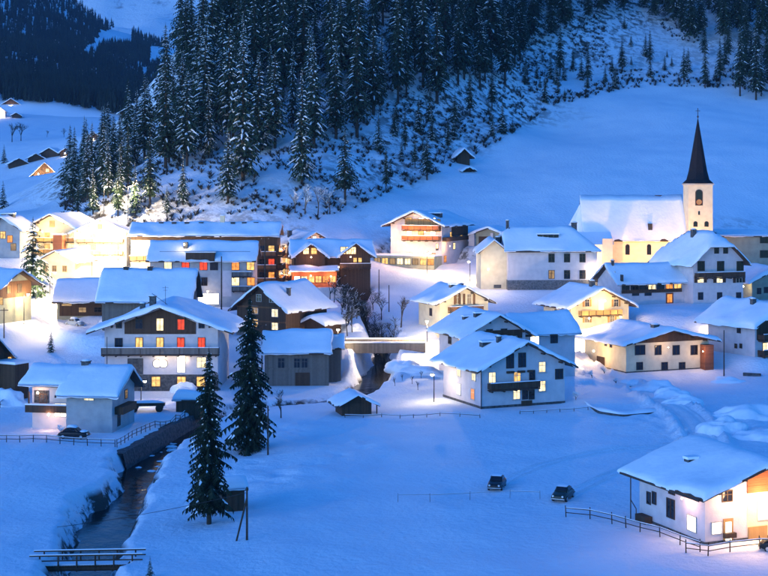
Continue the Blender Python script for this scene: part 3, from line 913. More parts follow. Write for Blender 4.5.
# 3 cream house with brown shutters
h = House('shutter_house', 'shutter_house', 'small cream house with brown shutters in its gable beside the blazing street lamp')
h.block(0, 10, 0, 10, 5.3, 2.5, side=1.3, end=1.2, wall=CREAM)
h.dormer(3.4, 4.8, 2.6, h=0.4, depth=0.9); h.chimney(6.8, 5, w=0.6, h=0.8)
h.purlins(0, 4)
for k, px in enumerate((455, 459.5, 464, 474)):
    r = h.hit('f', 0, px, 299); h.solid('shutter', MWOOD, [(r.x - 0.22, r.x + 0.22, -0.09, 0.0, r.z - 1.0, r.z + 1.0)])
for px in (457.2, 469): h.wpx('f', 0, px, 299, 0.7, 1.7, 'm', frame=TRIM)
h.win('f', 0, 3, 2.0, 1.2, 1.2, 'y'); h.win('f', 0, 7, 2.0, 1.2, 1.2, '')
h.balcony('f', 0, 1.6, 8.6, 3.2, 1.0, 0.85, m=MWOOD)
h.wpx('l', 0, 431, 312, 1.0, 1.3, '')

# 4 yellow house
h = House('yellow_house', 'yellow_house', 'yellow house with bright lamp above its carved ochre balcony, below the church')
h.block(0, 12.9, 0, 11, 4.7, 3.1, side=1.5, end=1.4, wall=CREAM)
h.chimney(6.2, 2.6, w=0.9, h=1.0)
h.purlins(0, 5)
h.balcony('f', 0, 1.6, 10.8, 2.5, 1.2, 0.95, m=YWOOD, snow=False)
for px, py in [(587, 303), (616, 303), (587, 319), (612, 319)]: h.wpx('f', 0, px, py, 0.85, 1.3, 'm' if py > 310 else '', frame=TRIM, shut=YWOOD)
h.wpx('f', 0, 601, 305, 1.1, 1.8, 'b', frame=TRIM)
h.lamp((6.2, -2.2, 5.4), 420, (1, 0.62, 0.20)); h.lamp((9.5, -2.6, 2.2), 170, (1, 0.62, 0.20)); h.lamp((2.5, -2.6, 2.2), 130, (1, 0.62, 0.20))
h.wpx('l', 0, 556, 312, 0.7, 0.9, '')

# 5 wide low-pitched house
h = House('wide_house', 'wide_house', 'wide white house with low roof and dark timber gable beside the snowy lane')
h.block(0, 17, 0, 14, 5.3, 2.0, side=1.5, end=1.8, wall=CREAM)
h.lamp((7.0, -2.4, 4.4), 110, (1, 0.6, 0.28), 0.08); h.lamp((14.0, -2.6, 3.4), 110, (1, 0.6, 0.28), 0.08)  # two lamps added to warm the front, no fixtures known there
h.solid('cladding', DWOOD, [(0.3, 16.7, -0.09, 0.0, 5.05, 5.32)])
b = MB(); b.prism([(0.9, 5.33), (16.1, 5.33), (8.5, 7.0)], -0.1, 0.0); b.build('gable_cladding', [DWOOD], h.root)
h.chimney(7.0, 1.8, w=1.1, h=0.7)
h.purlins(-0.1, 7)
for px, w in [(640, 1.9), (658, 1.2), (676, 1.3), (694, 1.3)]: h.wpx('f', 0, px, 350, w, 1.55, '', style='mid', frame=DTRIM)
for px in (639.5, 664.5, 682): h.wpx('f', 0, px, 366, 1.15, 1.2, '', frame=DTRIM)
h.plinth(0, 17, 0, 14, 0.2)
r = h.hit('f', 0, 709, 358); h.solid('timber_shed_wall', RWOOD, [(r.x - 1.9, 17.02, -1.5, -0.02, -0.4, 4.3)])
for px, py in [(606, 343), (611, 344.5)]: h.wpx('l', 0, px, py, 0.6, 0.9, '')
r = h.hit('l', 0, 601, 358); h.solid('garage_door', DWOOD, [(-0.12, 0.0, r.y - 1.3, r.y + 1.3, -0.3, 1.9)])
h.lamp((-2.6, 6.5, 3.2), 200, (1, 0.62, 0.30))

# 6 parsonage: tall house with clipped gable and lower wing
h = House('parsonage', 'parsonage', 'tall white house with clipped gable, dark balcony and glazed wing below the church tower')
h.block(0, 12.5, 0, 14, 9.0, 5.7, side=1.2, end=1.3, clip=(0.42, 0.6), hs=0.95)
h.chimney(4.9, 7.0, w=0.9, h=1.4); h.chimney(8.4, 7.0, w=0.9, h=1.2)
for px in (716.5, 725.5): h.wpx('f', 0, px, 250.5, 1.0, 1.15, '')
for px in (701, 720.5, 740): h.wpx('f', 0, px, 266, 1.6, 1.9, '', style='mid')
h.balcony('f', 0, 0.4, 12.1, 5.4, 1.3, 1.0)
for px, l in [(700.5, 'w'), (719.5, 'w'), (739, '')]: h.wpx('f', 0, px, 279, 1.4, 1.45, l, frame=TRIM, shut=DWOOD)
for px in (700.5, 719.5, 738.5): h.wpx('f', 0, px, 296, 1.1, 1.4, '')
h.block(-15.5, 0, 3.2, 12, 5.0, 3.2, 'x', side=1.0, end=1.2, name='wing_wall')
h.solid('veranda_band', DWOOD, [(-15.2, -0.7, 2.95, 3.2, 2.35, 3.0)])
for k in range(7):
    u = -14.2 + k * 2.1
    h.win('f', 3.2, u, 3.75, 1.7, 1.3, ('', '', '', 'w', '', 'o', 'y')[k], style='mid')
for px in (635.5, 648): h.wpx('f', 3.2, px, 291, 1.5, 1.8, '', style='mid')
h.door('f', 3.2, -3.6, 0, 1.6, 2.1, RWOOD, 'o'); h.wpx('l', -15.5, 614, 275, 1.0, 1.4, 'm', frame=TRIM)
h.wpx('l', -15.5, 622, 278, 0.9, 1.2, '')
h.chimney(-15.0, 7, w=0.5, h=0.9)

# 7 big pale schoolhouse with hipped roof
h = House('schoolhouse', 'schoolhouse', 'large pale house with hipped snowy roof, dark stone base and few windows')
h.block(0, 19.3, 0, 12, 8.9, 4.4, 'x', side=0.8, end=0.7, clip=(0.35, 1), hs=0.9)
h.plinth(0, 19.3, 0, 12, 2.1, STONE)
for px in (551.5, 567, 582.5):
    for py in (258, 274.5): h.wpx('f', 0, px, py, 1.15, 1.7, 'm' if (px < 560 and py > 270) else '', frame=DTRIM)
r = h.hit('f', 3, 551.5, 241.5); h.dormer(6.8, 11.4, 2.6, h=0.75, depth=1.6)
h.chimney(15.4, 6, w=1.1, h=1.5); h.chimney(0.8, 6.5, w=0.6, h=1.5)
h.block(-5.6, 0, 2, 10.5, 8.4, 2.4, 'y', side=0.6, end=0.8, name='wing_wall', wall=CREAM)
h.chimney(-1.4, 6, w=0.9, h=1.2)
h.solid('cellar_window', DARKST, [(-2.8, -1.2, 1.9, 2.0, 0.3, 1.0)])
h.lamp((-4.6, -2.4, 4.6), 420, (1, 0.7, 0.42))

# 8 lit hotel on the meadow edge
h = House('hill_hotel', 'hillside_hotel', 'brightly lit gabled hotel with red balconies standing alone below the open meadow', 'hotel')
h.block(0, 13.5, 0, 18, 10.0, 2.9, side=1.6, end=1.8)
h.dormer(8.4, 11.5, 4.2, h=0.6, depth=1.4)
h.purlins(0, 5)
for k, z in enumerate((3.0, 5.9, 8.4)):
    if k: h.balcony('f', 0, 3.6, 13.4, z, 1.6, 1.0, m=RWOOD)
    for j in range(3): h.win('f', 0, 5.0 + j * 3.1, z + 1.9 if k else 1.7, 1.3, 2.0, ('b', 'b', 'y')[(k + j) % 3], frame=MWOOD)
h.solid('gable_cladding', YWOOD, [(3.8, 13.2, -0.08, 0.0, 8.0, 11.1)])
h.solid('terrace', OLIVE, [(-2.5, 13.6, -5.0, -0.02, -2.4, 2.2)]); h.solid('terrace_snow', ROOFSNOW, [(-2.6, 13.7, -5.1, -0.03, 2.203, 2.5)])
for k in range(8): h.win('f', -5.0, -1.3 + k * 2.0, 0.9, 1.5, 1.4, ('m', 'y', 'm', 'w', 'w', 'm', 'y', 'o')[k], frame=DTRIM, style='mid')
for px, py, l in [(451, 235, 'y'), (461, 235, 'y'), (454, 246, 'w'), (445, 259, 'o'), (437, 247, '')]: h.wpx('r', 13.5, px, py, 1.4, 1.5, l, frame=DTRIM)
h.solid('side_gallery', DWOOD, [(13.5, 14.6, 0.5, 16.5, 5.6, 6.6)]); h.solid('side_cladding', DWOOD, [(13.5, 13.6, 6.5, 17.9, 6.7, 9.6)])
for x, y, z, p in [(2.0, -3.2, 6.6, 420), (6.5, -2.6, 8.0, 520), (10.5, -2.6, 8.0, 420), (6.0, -3.0, 4.6, 420), (11.5, -6.2, 2.6, 420), (15.2, 2, 4.5, 260)]: h.lamp((x, y - 0.8, z), p * 0.8, (1, 0.52, 0.18), 0.1)

# 9 garage shed beside it
h = House('garage_shed', 'garage', 'low shed with white pillars under a humped snowy roof beside the hillside hotel', 'shed')
h.block(1.2, 8, 1, 8, 3.4, 1.2, side=1.6, end=1.4, wall=OLIVE, snow=0.55)
h.solid('pillar', WHITE, [(-0.3, 1.15, -0.2, 0.9, -1.5, 3.0)]); h.solid('pillar', WHITE, [(5.2, 5.9, 0.3, 0.95, -1.5, 3.3)])
h.solid('opening', DWOOD, [(2.0, 4.6, 0.9, 0.995, -0.2, 2.4)])

# 10, 11 inn with pinkish floodlit facade
h = House('back_chalet', 'balcony_chalet', 'lit chalet with three tiers of glowing balconies right of the long hotel', 'chalet')
h.block(0, 9, 0, 11.5, 10.2, 2.6, side=1.4, end=1.4, wall=PINKW)
for k in range(3):
    z = 1.6 + k * 2.6
    h.balcony('f', 0, 0.2, 6.0, z, 1.3, 0.9, m=RWOOD)
    for j in range(2): h.win('f', 0, 1.6 + j * 2.9, z + 1.35, 1.5, 1.6, 'wyybwo'[k * 2 + j], frame=MWOOD)
    h.balcony('l', 0, 0.5, 11, z, 1.2, 0.9, m=RWOOD)
    for j in range(3): h.win('l', 0, 2 + j * 3.4, z + 1.3, 1.3, 1.6, 'yoy'[(j + k) % 3], frame=MWOOD)
h.win('f', 0, 4.5, 11.3, 0.8, 0.8, 'b', frame=MWOOD)
h.purlins(0, 4); h.chimney(1.4, 9, w=0.9, h=1.5)
for x, y, z in [(4.5, -2.4, 9.4), (-2.6, 3, 8.6), (-2.6, 8, 5.8), (-2.6, 3, 3.0)]: h.lamp((x, y, z), 230, (1, 0.5, 0.2), 0.12)

h = House('inn', 'inn', 'dark timber inn with twin gables and a row of orange windows above the wooded gully', 'inn')
h.block(0, 16.8, 2.0, 10, 7.9, 2.7, 'x', side=1.2, end=1.0, wall=DWOOD)
h.block(0.2, 6.6, 0.4, 6, 7.7, 2.4, 'y', side=0.9, end=1.4, wall=DWOOD, name='gable_wall')
h.purlins(0.4, 3)
h.block(10.0, 16.6, 0.4, 6, 7.7, 2.4, 'y', side=0.9, end=1.4, wall=DWOOD, name='gable_wall')
h.purlins(0.4, 3)
for px, l in [(306, 'w'), (314, 'y')]: h.wpx('f', 0.4, px, 251, 1.2, 1.3, l, frame=MWOOD)
for px in (343, 348.5, 353.5): h.wpx('f', 0.4, px, 250.5, 1.0, 1.5, 'w', frame=MWOOD)
for px in (355, 360): h.wpx('f', 0.4, px, 260, 0.7, 0.9, 'y', frame=MWOOD)
h.balcony('f', 0.4, 9.8, 16.6, 4.7, 1.2, 0.9)
h.block(-0.8, 8.8, -3.2, 0.3, 4.6, 0.6, 'x', side=0.7, end=0.5, wall=RWOOD, name='dining_room_wall', snow=0.3)
for k in range(6): h.win('f', -3.2, 0.2 + k * 1.55, 2.5, 1.2, 1.3, 'bwyyoyoy'[k], frame=MWOOD, style='mid')
h.solid('terrace_wall', PINKW, [(-3.5, 9.9, -6.6, -6.2, -2, 1.0)]); h.solid('terrace', ROOFSNOW, [(-3.4, 9.8, -6.18, -3.22, -2, 0.3)])
for x, y, z, p in [(-1.6, -4.6, 4.0, 300), (3, -5.0, 3.4, 260), (7.4, -4.6, 3.2, 220), (9.4, -1.2, 5.0, 90), (3.4, -1.6, 7.2, 110), (12, -1.6, 7.2, 60)]: h.lamp((x, y, z), p, (1, 0.45, 0.18), 0.12)
# low snowy lean-to right of it
h = House('log_chalet', 'log_chalet', 'dark brown timber chalet with steep gable and two lit windows above the old barn', 'chalet')
h.block(0, 11, 0, 14, 5.6, 4.0, side=1.2, end=1.3, wall=DWOOD)
h.plinth(0, 11, 0, 14, 0.7, STONE)
h.purlins(0, 4); h.chimney(8.6, 4.5, w=0.6, h=1.2)
for px, py, l in [(275, 313, 'w'), (275, 326, 'w'), (255, 323, 'y'), (255, 310, 'm')]: h.wpx('f', 0, px, py, 1.3, 1.35, l, frame=TRIM)
for px, py in [(259, 298), (272, 299)]: h.wpx('f', 0, px, py, 1.0, 1.2, '', frame=TRIM)
h.solid('floor_beam', MWOOD, [(0.0, 11.0, -0.14, -0.02, 5.3, 5.6)]); h.solid('floor_beam', MWOOD, [(0, 11, -0.14, -0.02, 2.7, 2.95)])
for px, py in [(293, 311), (309, 310.5)]: h.wpx('r', 11, px, py, 1.4, 0.9, '', frame=MWOOD)
h.block(11, 15.5, 6.2, 12, 2.5, 1.0, 'y', side=0.8, end=1.2, wall=DWOOD, name='annex_wall', snow=0.6)

# 12 barn
h = House('barn', 'barn', 'old grey timber barn with broad snowy roof behind the tall dark spruces', 'barn')
h.block(0, 10.5, 0, 9, 6.0, 2.6, 'x', side=0.9, end=0.6, wall=GWOOD, snow=0.4)
r = h.hit('f', 0, 297, 363)
h.win('f', 0, r.x, r.z, 0.9, 1.5, '', frame=GWOOD); h.win('f', 0, r.x + 1.25, r.z, 0.9, 1.5, '', frame=GWOOD); h.win('f', 0, r.x - 2.6, r.z, 1.0, 1.6, '', frame=GWOOD)
h.solid('barn_door', DWOOD, [(5.0, 7.4, -0.1, -0.0, -0.2, 2.2)]); h.solid('corner_post', GWOOD, [(-0.06, 0.2, -0.08, 0.0, -1, 5.9)]); h.solid('corner_post', GWOOD, [(10.3, 10.56, -0.08, 0.0, -1, 5.9)])
h.solid('floor_beam', GWOOD, [(0.2, 10.3, -0.14, -0.01, 2.75, 3.0)])
h.block(10.5, 12.6, 4.0, 9, 6.3, 1.6, 'x', side=0.8, end=0.6, wall=GWOOD, snow=0.35, name='lean_to_wall')

# 13 hay hut
h = House('hut', 'hay_hut', 'tiny dark timber hut with snowy gable roof alone on the open snow', 'hut')
h.block(0, 4.4, 0, 4.2, 2.0, 1.1, side=1.0, end=0.9, wall=DWOOD, snow=0.38, zb=-1.0)
h.solid('porch_post', MWOOD, [(5.0, 5.16, -0.5, -0.34, -0.5, 1.75)]); h.solid('door', DWOOD, [(1.6, 2.7, -0.07, 0.0, 0.0, 1.7)])

# 14 guesthouse
h = House('guesthouse', 'guesthouse', 'four-storey guesthouse with broad gable and red and yellow lit windows', 'guesthouse')
h.block(0, 18.2, 0, 16, 10.4, 3.3, side=2.6, end=1.8, snow=0.5)
h.purlins(0, 5)
r0, r1_ = h.hit('f', 0, 124.6, 334), h.hit('f', 0, 195.8, 334)
b = MB(); b.prism([(r0.x, r0.z), (r1_.x, r1_.z), (r1_.x, 11.0), (9.1, 13.2), (r0.x, 11.0)], -0.12, 0.0); b.build('gable_cladding', [DWOOD], h.root)
for px, l in [(160, 'w'), (181, 'r')]: h.wpx('f', -0.12, px, 324.5, 1.05, 1.9 if px < 170 else 1.6, l, frame=MWOOD, style='mid')
h.wpx('f', -0.12, 139, 324, 1.1, 1.5, ''); 
for px in (119, 201.5): h.wpx('f', 0, px, 324.7, 0.8, 1.0, '')
for px, l in [(139.2, 'y'), (160, 'y'), (180.8, 'r'), (201.6, 'r')]: h.wpx('f', 0, px, 343.8, 1.05, 1.9, l, frame=MWOOD, style='mid')
h.wpx('f', 0, 118.7, 345, 1.1, 2.1, '', style='mid')
zb_ = h.hit('f', 0, 160, 354).z
h.balcony('f', 0, -0.3, 18.5, zb_, 1.4, 1.05, m=GWOOD)
zs = h.hit('f', 0, 160, 374.5).z
h.solid('lower_wall', DARKST, [(-0.1, 18.3, -0.08, 0.0, -1.5, zs)])
for px, w in [(156, 1.3), (181.5, 1.3), (201, 1.3)]: h.wpx('f', -0.08, px, 381.5, w, 1.5, 'y', frame=MWOOD)
for px in (157.0, 163.4):
    r = h.hit('f', 0, px, 363.5); b = MB(); b.lathe([(0.62, 0.0), (0.62, 0.06), (0.45, 0.16), (0.1, 0.2)], 18)
    o = b.build('round_lamp', [L_WHT], h.root, (r.x, -0.01, r.z), (R(90), 0, 0), smooth=True)
    b = MB(); b.lathe([(0.72, 0.0), (0.72, 0.05), (0.63, 0.05)], 18); b.build('rim', [DTRIM], o)
h.wpx('f', 0, 181.3, 364, 1.2, 2.6, 'b', frame=TRIM, style='mid'); h.wpx('f', 0, 201.5, 362.5, 1.4, 1.6, 'w', frame=TRIM)
h.solid('recess_panel', DARKST, [(3.7, 6.2, -0.1, 0.0, zs + 0.05, zs + 2.6)])  # flat dark panel stands in for the shade of a recess
h.lamp((9.2, -1.0, zb_ - 0.7), 40); h.lamp((12.6, -0.9, zb_ - 0.7), 40)
h.chimney(4.9, 7, w=0.8, h=1.0); h.chimney(6.6, 7, w=1.0, h=1.6)
b = MB(); b.bar((0, 0, 0), (0, 0, 3.2), 0.035); b.bar((-0.5, 0, 2.9), (0.5, 0, 2.9), 0.025); b.bar((-0.35, 0, 2.5), (0.35, 0, 2.5), 0.025); b.bar((-2.2, 0, 2.0), (0.3, 0, 0.2), 0.04)
b.build('antenna', [METAL], h.root, (9.6, 1.2, 13.6))

# 15 house at lower left
h = House('left_house', 'timber_house', 'two-storey house with broad blue snow roof, lit porch and car parked before it')
h.block(5.6, 12, 0, 9, 5.6, 2.5, 'x', side=1.2, end=1.2, wall=GREYW, snow=0.5)
h.block(0.0, 11.4, 1.8, 7.2, 6.57, 1.5, 'x', side=1.0, end=1.3, wall=PINKW, snow=0.5, name='porch_wall')
h.chimney(6.6, 4.6, w=1.0, h=0.6, i=0)
h.solid('balcony', DWOOD, [(-0.4, 5.55, 0.3, 1.75, 2.4, 3.4)]); h.solid('balcony_snow', ROOFSNOW, [(-0.4, 5.5, 0.2, 0.5, 3.41, 3.6)])
h.solid('porch_post', MWOOD, [(0, 0.18, 0.35, 0.53, 3.6, 5.2)]); h.solid('recess_panel', DARKST, [(0.3, 2.4, 1.72, 1.8, 3.5, 5.2)])  # dark panel on the porch wall paints the recess in shade
h.win('f', 1.8, 1.6, 4.1, 0.9, 1.1, 'o', frame=MWOOD); h.wpx('f', 1.8, 60.5, 410, 1.6, 1.7, 'b', frame=TRIM)
h.lamp((3.0, 0.2, 2.2), 60, (1, 0.5, 0.28)); h.lamp((1.2, 0.8, 5.0), 26, (1, 0.45, 0.2))
h.wpx('f', 0, 89, 396.5, 1.3, 0.95, 'w', frame=TRIM); h.solid('band', GREYW, [(5.58, 12.05, -0.05, 0.0, -1, 1.6)])
h.solid('side_stair', DWOOD, [(12.02, 13.2, 1.0, 6.5, 2.3, 3.3)]); h.win('r', 12, 2.6, 1.5, 0.9, 1.8, '')
h.win('r', 12, 5.5, 4.4, 0.9, 1.1, 'm')

# 16 house at the right edge
h = House('edge_house', 'edge_house', 'white house cut by the picture edge with humped snow roof and dark balconies')
h.block(0, 12, 0, 12, 6.2, 3.0, side=1.8, end=1.8, snow=0.7)
for px, py, w in [(739, 330, 0.8), (736, 346, 0.5), (741, 346, 0.5)]: h.wpx('l', 0, px, py, w, 1.0 if w > 0.6 else 0.7, '')
h.balcony('f', 0, 0.6, 11.5, 3.0, 1.6, 1.0); h.balcony('f', 0, 0.6, 11.5, 0.2, 1.6, 1.0)
h.win('f', 0, 3.0, 4.4, 1.4, 1.8, ''); h.wpx('f', 0, 766, 347, 1.6, 1.5, 'w', frame=MWOOD); h.win('f', 0, 6.4, 1.6, 1.6, 1.5, 'w', frame=MWOOD); h.solid('cladding', DWOOD, [(0.4, 11.6, -0.07, 0, 3.0, 6.4)])
h.chimney(4.5, 5, w=0.8, h=1.1)

# 17 front house
h = House('front_house', 'chalet_house', 'large white house with wide snow roof and glowing entrance in the front corner')
h.block(0, 13.5, 0, 11, 5.0, 2.3, side=1.3, end=1.6, snow=0.4)
h.purlins(0, 5)
h.plinth(0, 13.5, 0, 11, 0.25)
h.wpx('l', 0, 671, 508.5, 1.2, 1.7, '', frame=DTRIM, style='mid')
for px in (649, 654.5): h.wpx('l', 0, px, 498, 0.55, 1.05, '', frame=DTRIM, style='')
h.wpx('l', 0, 672, 491, 0.9, 0.5, '', frame=DTRIM, style='mid')
h.wpx('l', 0, 692, 523.5, 1.35, 1.35, 'b', frame=TRIM, style='')
h.wpx('f', 0, 716.5, 528, 1.0, 1.0, 'b', frame=TRIM, style='')
r = h.hit('f', 0, 728, 533); h.door('f', 0, r.x, 0.0, 0.9, 2.1, YWOOD, 'b')
h.wpx('f', 0, 727, 496, 1.0, 0.9, '', frame=DTRIM)
r = h.hit('f', 0, 747, 490)
h.solid('gable_cladding', RWOOD, [(r.x, 13.4, -0.09, 0.0, 4.35, 4.98)])
b = MB(); b.prism([(r.x, 5.0), (12.6, 5.0), (6.9, 6.9), (r.x, 6.5)], -0.085, 0.0); b.build('gable_cladding', [RWOOD], h.root)
h.solid('recess_panel', CREAM, [(r.x, 13.2, -0.03, 0.0, 0.0, 4.3)])
h.solid('timber_screen', YWOOD, [(r.x + 0.1, r.x + 2.2, -0.12, -0.035, 0.0, 1.2)])
h.win('f', -0.03, r.x + 2.4, 2.7, 2.4, 1.8, 'b', frame=TRIM, style='mid')
h.lamp((r.x + 1.2, -1.3, 4.0), 420, (1, 0.60, 0.26), 0.09); h.lamp((2.4, -1.4, 4.2), 190, (1, 0.56, 0.28), 0.09); h.lamp((-1.0, 2.2, 3.9), 110, (1, 0.54, 0.34), 0.09); h.lamp((r.x + 3.8, -1.4, 4.0), 300, (1, 0.60, 0.26), 0.09)
h.dormer(2.4, 3.4, 6.2, h=0.28, depth=0.7)
h.solid('eave_rail', DTRIM, [(-1.55, -1.42, -1.2, 12.2, 4.3, 4.5)])
b = MB(); b.bar((-0.9, 11.2, -0.2), (-0.9, 11.2, 4.4), 0.06); b.bar((-0.9, 10.2, 1.2), (-0.9, 11.2, 1.9), 0.05); b.bar((-0.9, 10.2, -0.2), (-0.9, 10.2, 1.2), 0.05); b.build('stair_post', [DTRIM], h.root)
h.solid('wood_pile', DWOOD, [(-0.9, -0.1, 8.6, 10.4, -0.2, 0.7)]); h.solid('bench', DWOOD, [(1.9, 3.1, -0.55, -0.1, 0.5, 0.95)])

# 18 long building beside the church
h = House('long_building', 'long_building', 'plain long building with snowy flat-pitched roof right of the church tower', 'building')
h.block(0, 30, 0, 10, 9.0, 1.0, 'x', side=0.7, end=0.6, wall=OLIVE, snow=0.4)
for px in (764,):
    for py in (239.5, 254): h.wpx('f', 0, px, py, 1.9, 1.7, '', style='mid')
h.win('f', 0, 13.5, 7.2, 1.9, 1.7, ''); h.win('f', 0, 13.5, 3.8, 1.9, 1.7, '')
h = House('corner_house', 'corner_house', 'small house with rounded snow roof between the tall clipped-gable house and the picture edge')
h.block(0, 12, 0, 10, 4.4, 2.6, 'y', side=1.4, end=1.2, wall=OLIVE, snow=0.6)
h.wpx('f', 0, 759, 291, 0.9, 1.2, ''); h.wpx('f', 0, 766, 290, 0.9, 1.2, ''); h.lamp((-1.6, 1, 3.0), 60)

# 19 long hotel and terrace hotel
h = House('long_hotel', 'long_hotel', 'long hotel with straight snowy roof and a row of roof hatches below the spur', 'hotel')
h.block(0, 33.2, 0, 10, 13.3, 2.3, 'x', side=1.2, end=0.7, wall=DWOOD, snow=0.4)
for px in (158.5, 171.5, 184.5, 199, 231, 242.5, 254.5):
    u = (px - 131) / F * 318; h.hatch(u, 3.9, w=1.0, l=0.5)
h.chimney((220 - 131) / F * 318, 5, w=1.0, h=1.3, m=CREAM)
for k in range(3):
    h.balcony('r', 33.2, 0.3, 9.5, 2.2 + k * 3.0, 1.2, 0.9, m=MWOOD); h.win('r', 33.2, 3, 3.6 + k * 3, 1.2, 1.8, 'o'); h.balcony('f', 0, 27, 33.0, 2.2 + k * 3.0, 1.1, 0.9, m=MWOOD)
    h.win('f', 0, 31.9, 3.6 + k * 3.0, 1.3, 1.8, 'ory'[k]); h.win('f', 0, 29.8, 3.6 + k * 3.0, 1.3, 1.8, '')
for k in range(2): h.balcony('f', 0, -0.2, 3.6, 4.0 + k * 3.2, 1.3, 1.0, m=YWOOD)
h.solid('facade', CREAM, [(0.02, 5.0, -0.06, 0.0, -2, 11.8)])
h.lamp((1.2, -3.0, 11.0), 700, (1, 0.8, 0.5)); h.lamp((3.4, -2.4, 6.0), 300, (1, 0.6, 0.25)); h.lamp((-2.5, -2.4, 8.0), 600, (1, 0.76, 0.45))

h = House('terrace_hotel', 'terrace_hotel', 'lower hotel wing with stepped snowy roof and red lit windows before the long hotel', 'hotel')
h.block(0, 21.4, 0, 11, 10.2, 3.3, 'x', side=1.0, end=0.8, wall=GREYW, snow=0.4)
h.solid('roof_terrace', DWOOD, [(7.6, 13.6, -1.1, 3.2, 9.6, 11.4)]); h.solid('terrace_snow', ROOFSNOW, [(7.4, 13.8, -1.2, 3.3, 11.403, 11.7)])
h.solid('terrace_rail', METAL, [(2.2, 21.0, -1.25, -1.17, 11.6, 11.68)])
for px, l in [(168, 'w'), (185.5, 'r'), (203.5, 'r'), (214, ''), (235.5, 'o'), (250.5, 'y')]: h.wpx('f', 0, px, 266, 1.5, 1.6, l, frame=DTRIM, style='mid')
for px, l in [(185, ''), (203.5, ''), (235.5, 'w'), (251, 'o')]: h.wpx('f', 0, px, 281.5, 1.5, 1.6, l, frame=DTRIM, style='mid')
h.solid('white_panel', WHITE, [(15.2, 17.0, -0.1, 0.0, 2.2, 7.6)]); h.balcony('f', 0, 17.2, 21.2, 3.4, 1.2, 0.9, m=GWOOD); h.balcony('f', 0, 17.2, 21.2, 6.4, 1.2, 0.9, m=GWOOD)
h.solid('chimney', DARKST, [(6.6, 7.5, 2.4, 3.4, 10, 13.4)]); h.lamp((6.9, 1.6, 13.0), 50)
h.win('f', -0.0, 12.2, 1.7, 4.2, 2.2, 'b', frame=TRIM, style='mid')
h.lamp((12.3, -2.2, 3.4), 60)

# 20 hall with the big roof, dark shop
h = House('snow_roof_hall', 'snow_roof_hall', 'hall whose big plain snow roof shows above the guesthouse', 'hall')
h.block(0, 16.0, 0, 11, 5.0, 4.3, 'x', side=1.6, end=1.0, wall=GWOOD, snow=0.5)
h.hatch(3.5, 5.4); h.hatch(8.0, 5.4)
h = House('dark_shop', 'shop', 'low dark-fronted shop with thick snow roof on the brightly lit square', 'shop')
h.block(0, 12.5, 0, 9, 3.7, 3.0, 'x', side=1.4, end=0.8, wall=OLIVE, snow=0.6)
h.solid('shop_front', DWOOD, [(0.5, 12.3, -0.12, 0, 0, 3.2)]); h.win('f', -0.12, 1.9, 2.2, 2.0, 0.4, 'm', style=''); h.win('f', -0.12, 5.0, 1.2, 1.4, 0.9, 'm'); h.win('f', -0.12, 8.0, 1.2, 1.4, 0.9, '')

# 21 square
h = House('plaza_inn', 'plaza_inn', 'floodlit white inn with yellow balconies and broad gable at the lit square', 'inn')
h.block(0, 16, 0, 14, 8.6, 4.0, side=1.6, end=1.6, wall=CREAM, snow=0.4)
for z in (3.0, 5.8): 
    h.balcony('f', 0, 2, 15.0, z, 1.3, 0.9, m=YWOOD)
    for j in range(4): h.win('f', 0, 3.5 + j * 3.2, z + 1.3, 1.2, 1.7, 'wyyw'[j], frame=YWOOD)
h.win('f', 0, 8, 10.2, 1.2, 1.4, 'y', frame=YWOOD); h.purlins(0, 5)
h.solid('timber_tower', RWOOD, [(9.8, 12.2, -3.4, -1.4, -1, 7.6)]); h.solid('timber_tower_snow', ROOFSNOW, [(9.6, 12.4, -3.6, -1.3, 7.6, 8.0)])
for x, z in [(2, 7.8), (7, 8.4), (4, 3.2)]: h.lamp((x, -3.4, z), 620, (1, 0.74, 0.36))
h = House('plaza_hotel', 'plaza_hotel', 'dazzling floodlit gabled hotel facing the square under the lit spruces', 'hotel')
h.block(0, 12.5, 0, 12, 9.0, 2.9, side=1.4, end=1.4, wall=CREAM, snow=0.4)
for z in (3.2, 6.2):
    h.balcony('f', 0, 0.8, 11.8, z, 1.3, 0.9, m=YWOOD)
    for j in range(4): h.win('f', 0, 1.8 + j * 2.9, z + 1.3, 1.1, 1.7, 'bwbw'[j], frame=YWOOD)
h.win('f', 0, 6.2, 10.0, 1.0, 1.2, 'y', frame=YWOOD); h.purlins(0, 5)
for x, z in [(2, 8.2), (6.5, 8.6), (11, 8.0), (4, 3.0), (9, 3.0)]: h.lamp((x, -3.6, z), 620, (1, 0.80, 0.46))
h = House('gable_annex', 'gable_annex', 'small cream house with sloping dark-edged roof in front of the floodlit inn')
h.block(0, 9, 0, 9, 3.6, 2.2, side=0.9, end=0.9, wall=CREAM, snow=0.35)
for u in (1.8, 4.0, 6.5): h.win('f', 0, u, 1.7, 0.9, 1.2, 'm', frame=YWOOD)
h = House('pension', 'pension', 'grey house with two lit windows at the picture edge beside the snowy square spruce')
h.block(0, 8.5, 0, 9, 7.2, 2.6, side=1.2, end=1.2, wall=GREYW, snow=0.45)
for px, py, l in [(3, 235, 'y'), (10, 239, 'o'), (13.5, 247, 'm')]: h.wpx('f', 0, px, py, 1.2, 1.6, l, frame=MWOOD)
h.dormer(2.5, 5.5, 3, h=0.6)
h = House('post_house', 'ochre_house', 'olive house with timber upper floor at the picture edge by the lit lane')
h.block(0, 8.4, 0, 9, 7.4, 2.4, 'x', side=1.4, end=1.6, wall=OLIVE, snow=0.45)
h.solid('upper_cladding', DWOOD, [(-0.1, 8.5, -0.1, 0.0, 4.8, 7.4)]); h.solid('side_cladding', MWOOD, [(8.4, 8.5, 0.1, 8.9, 4.6, 7.6)])
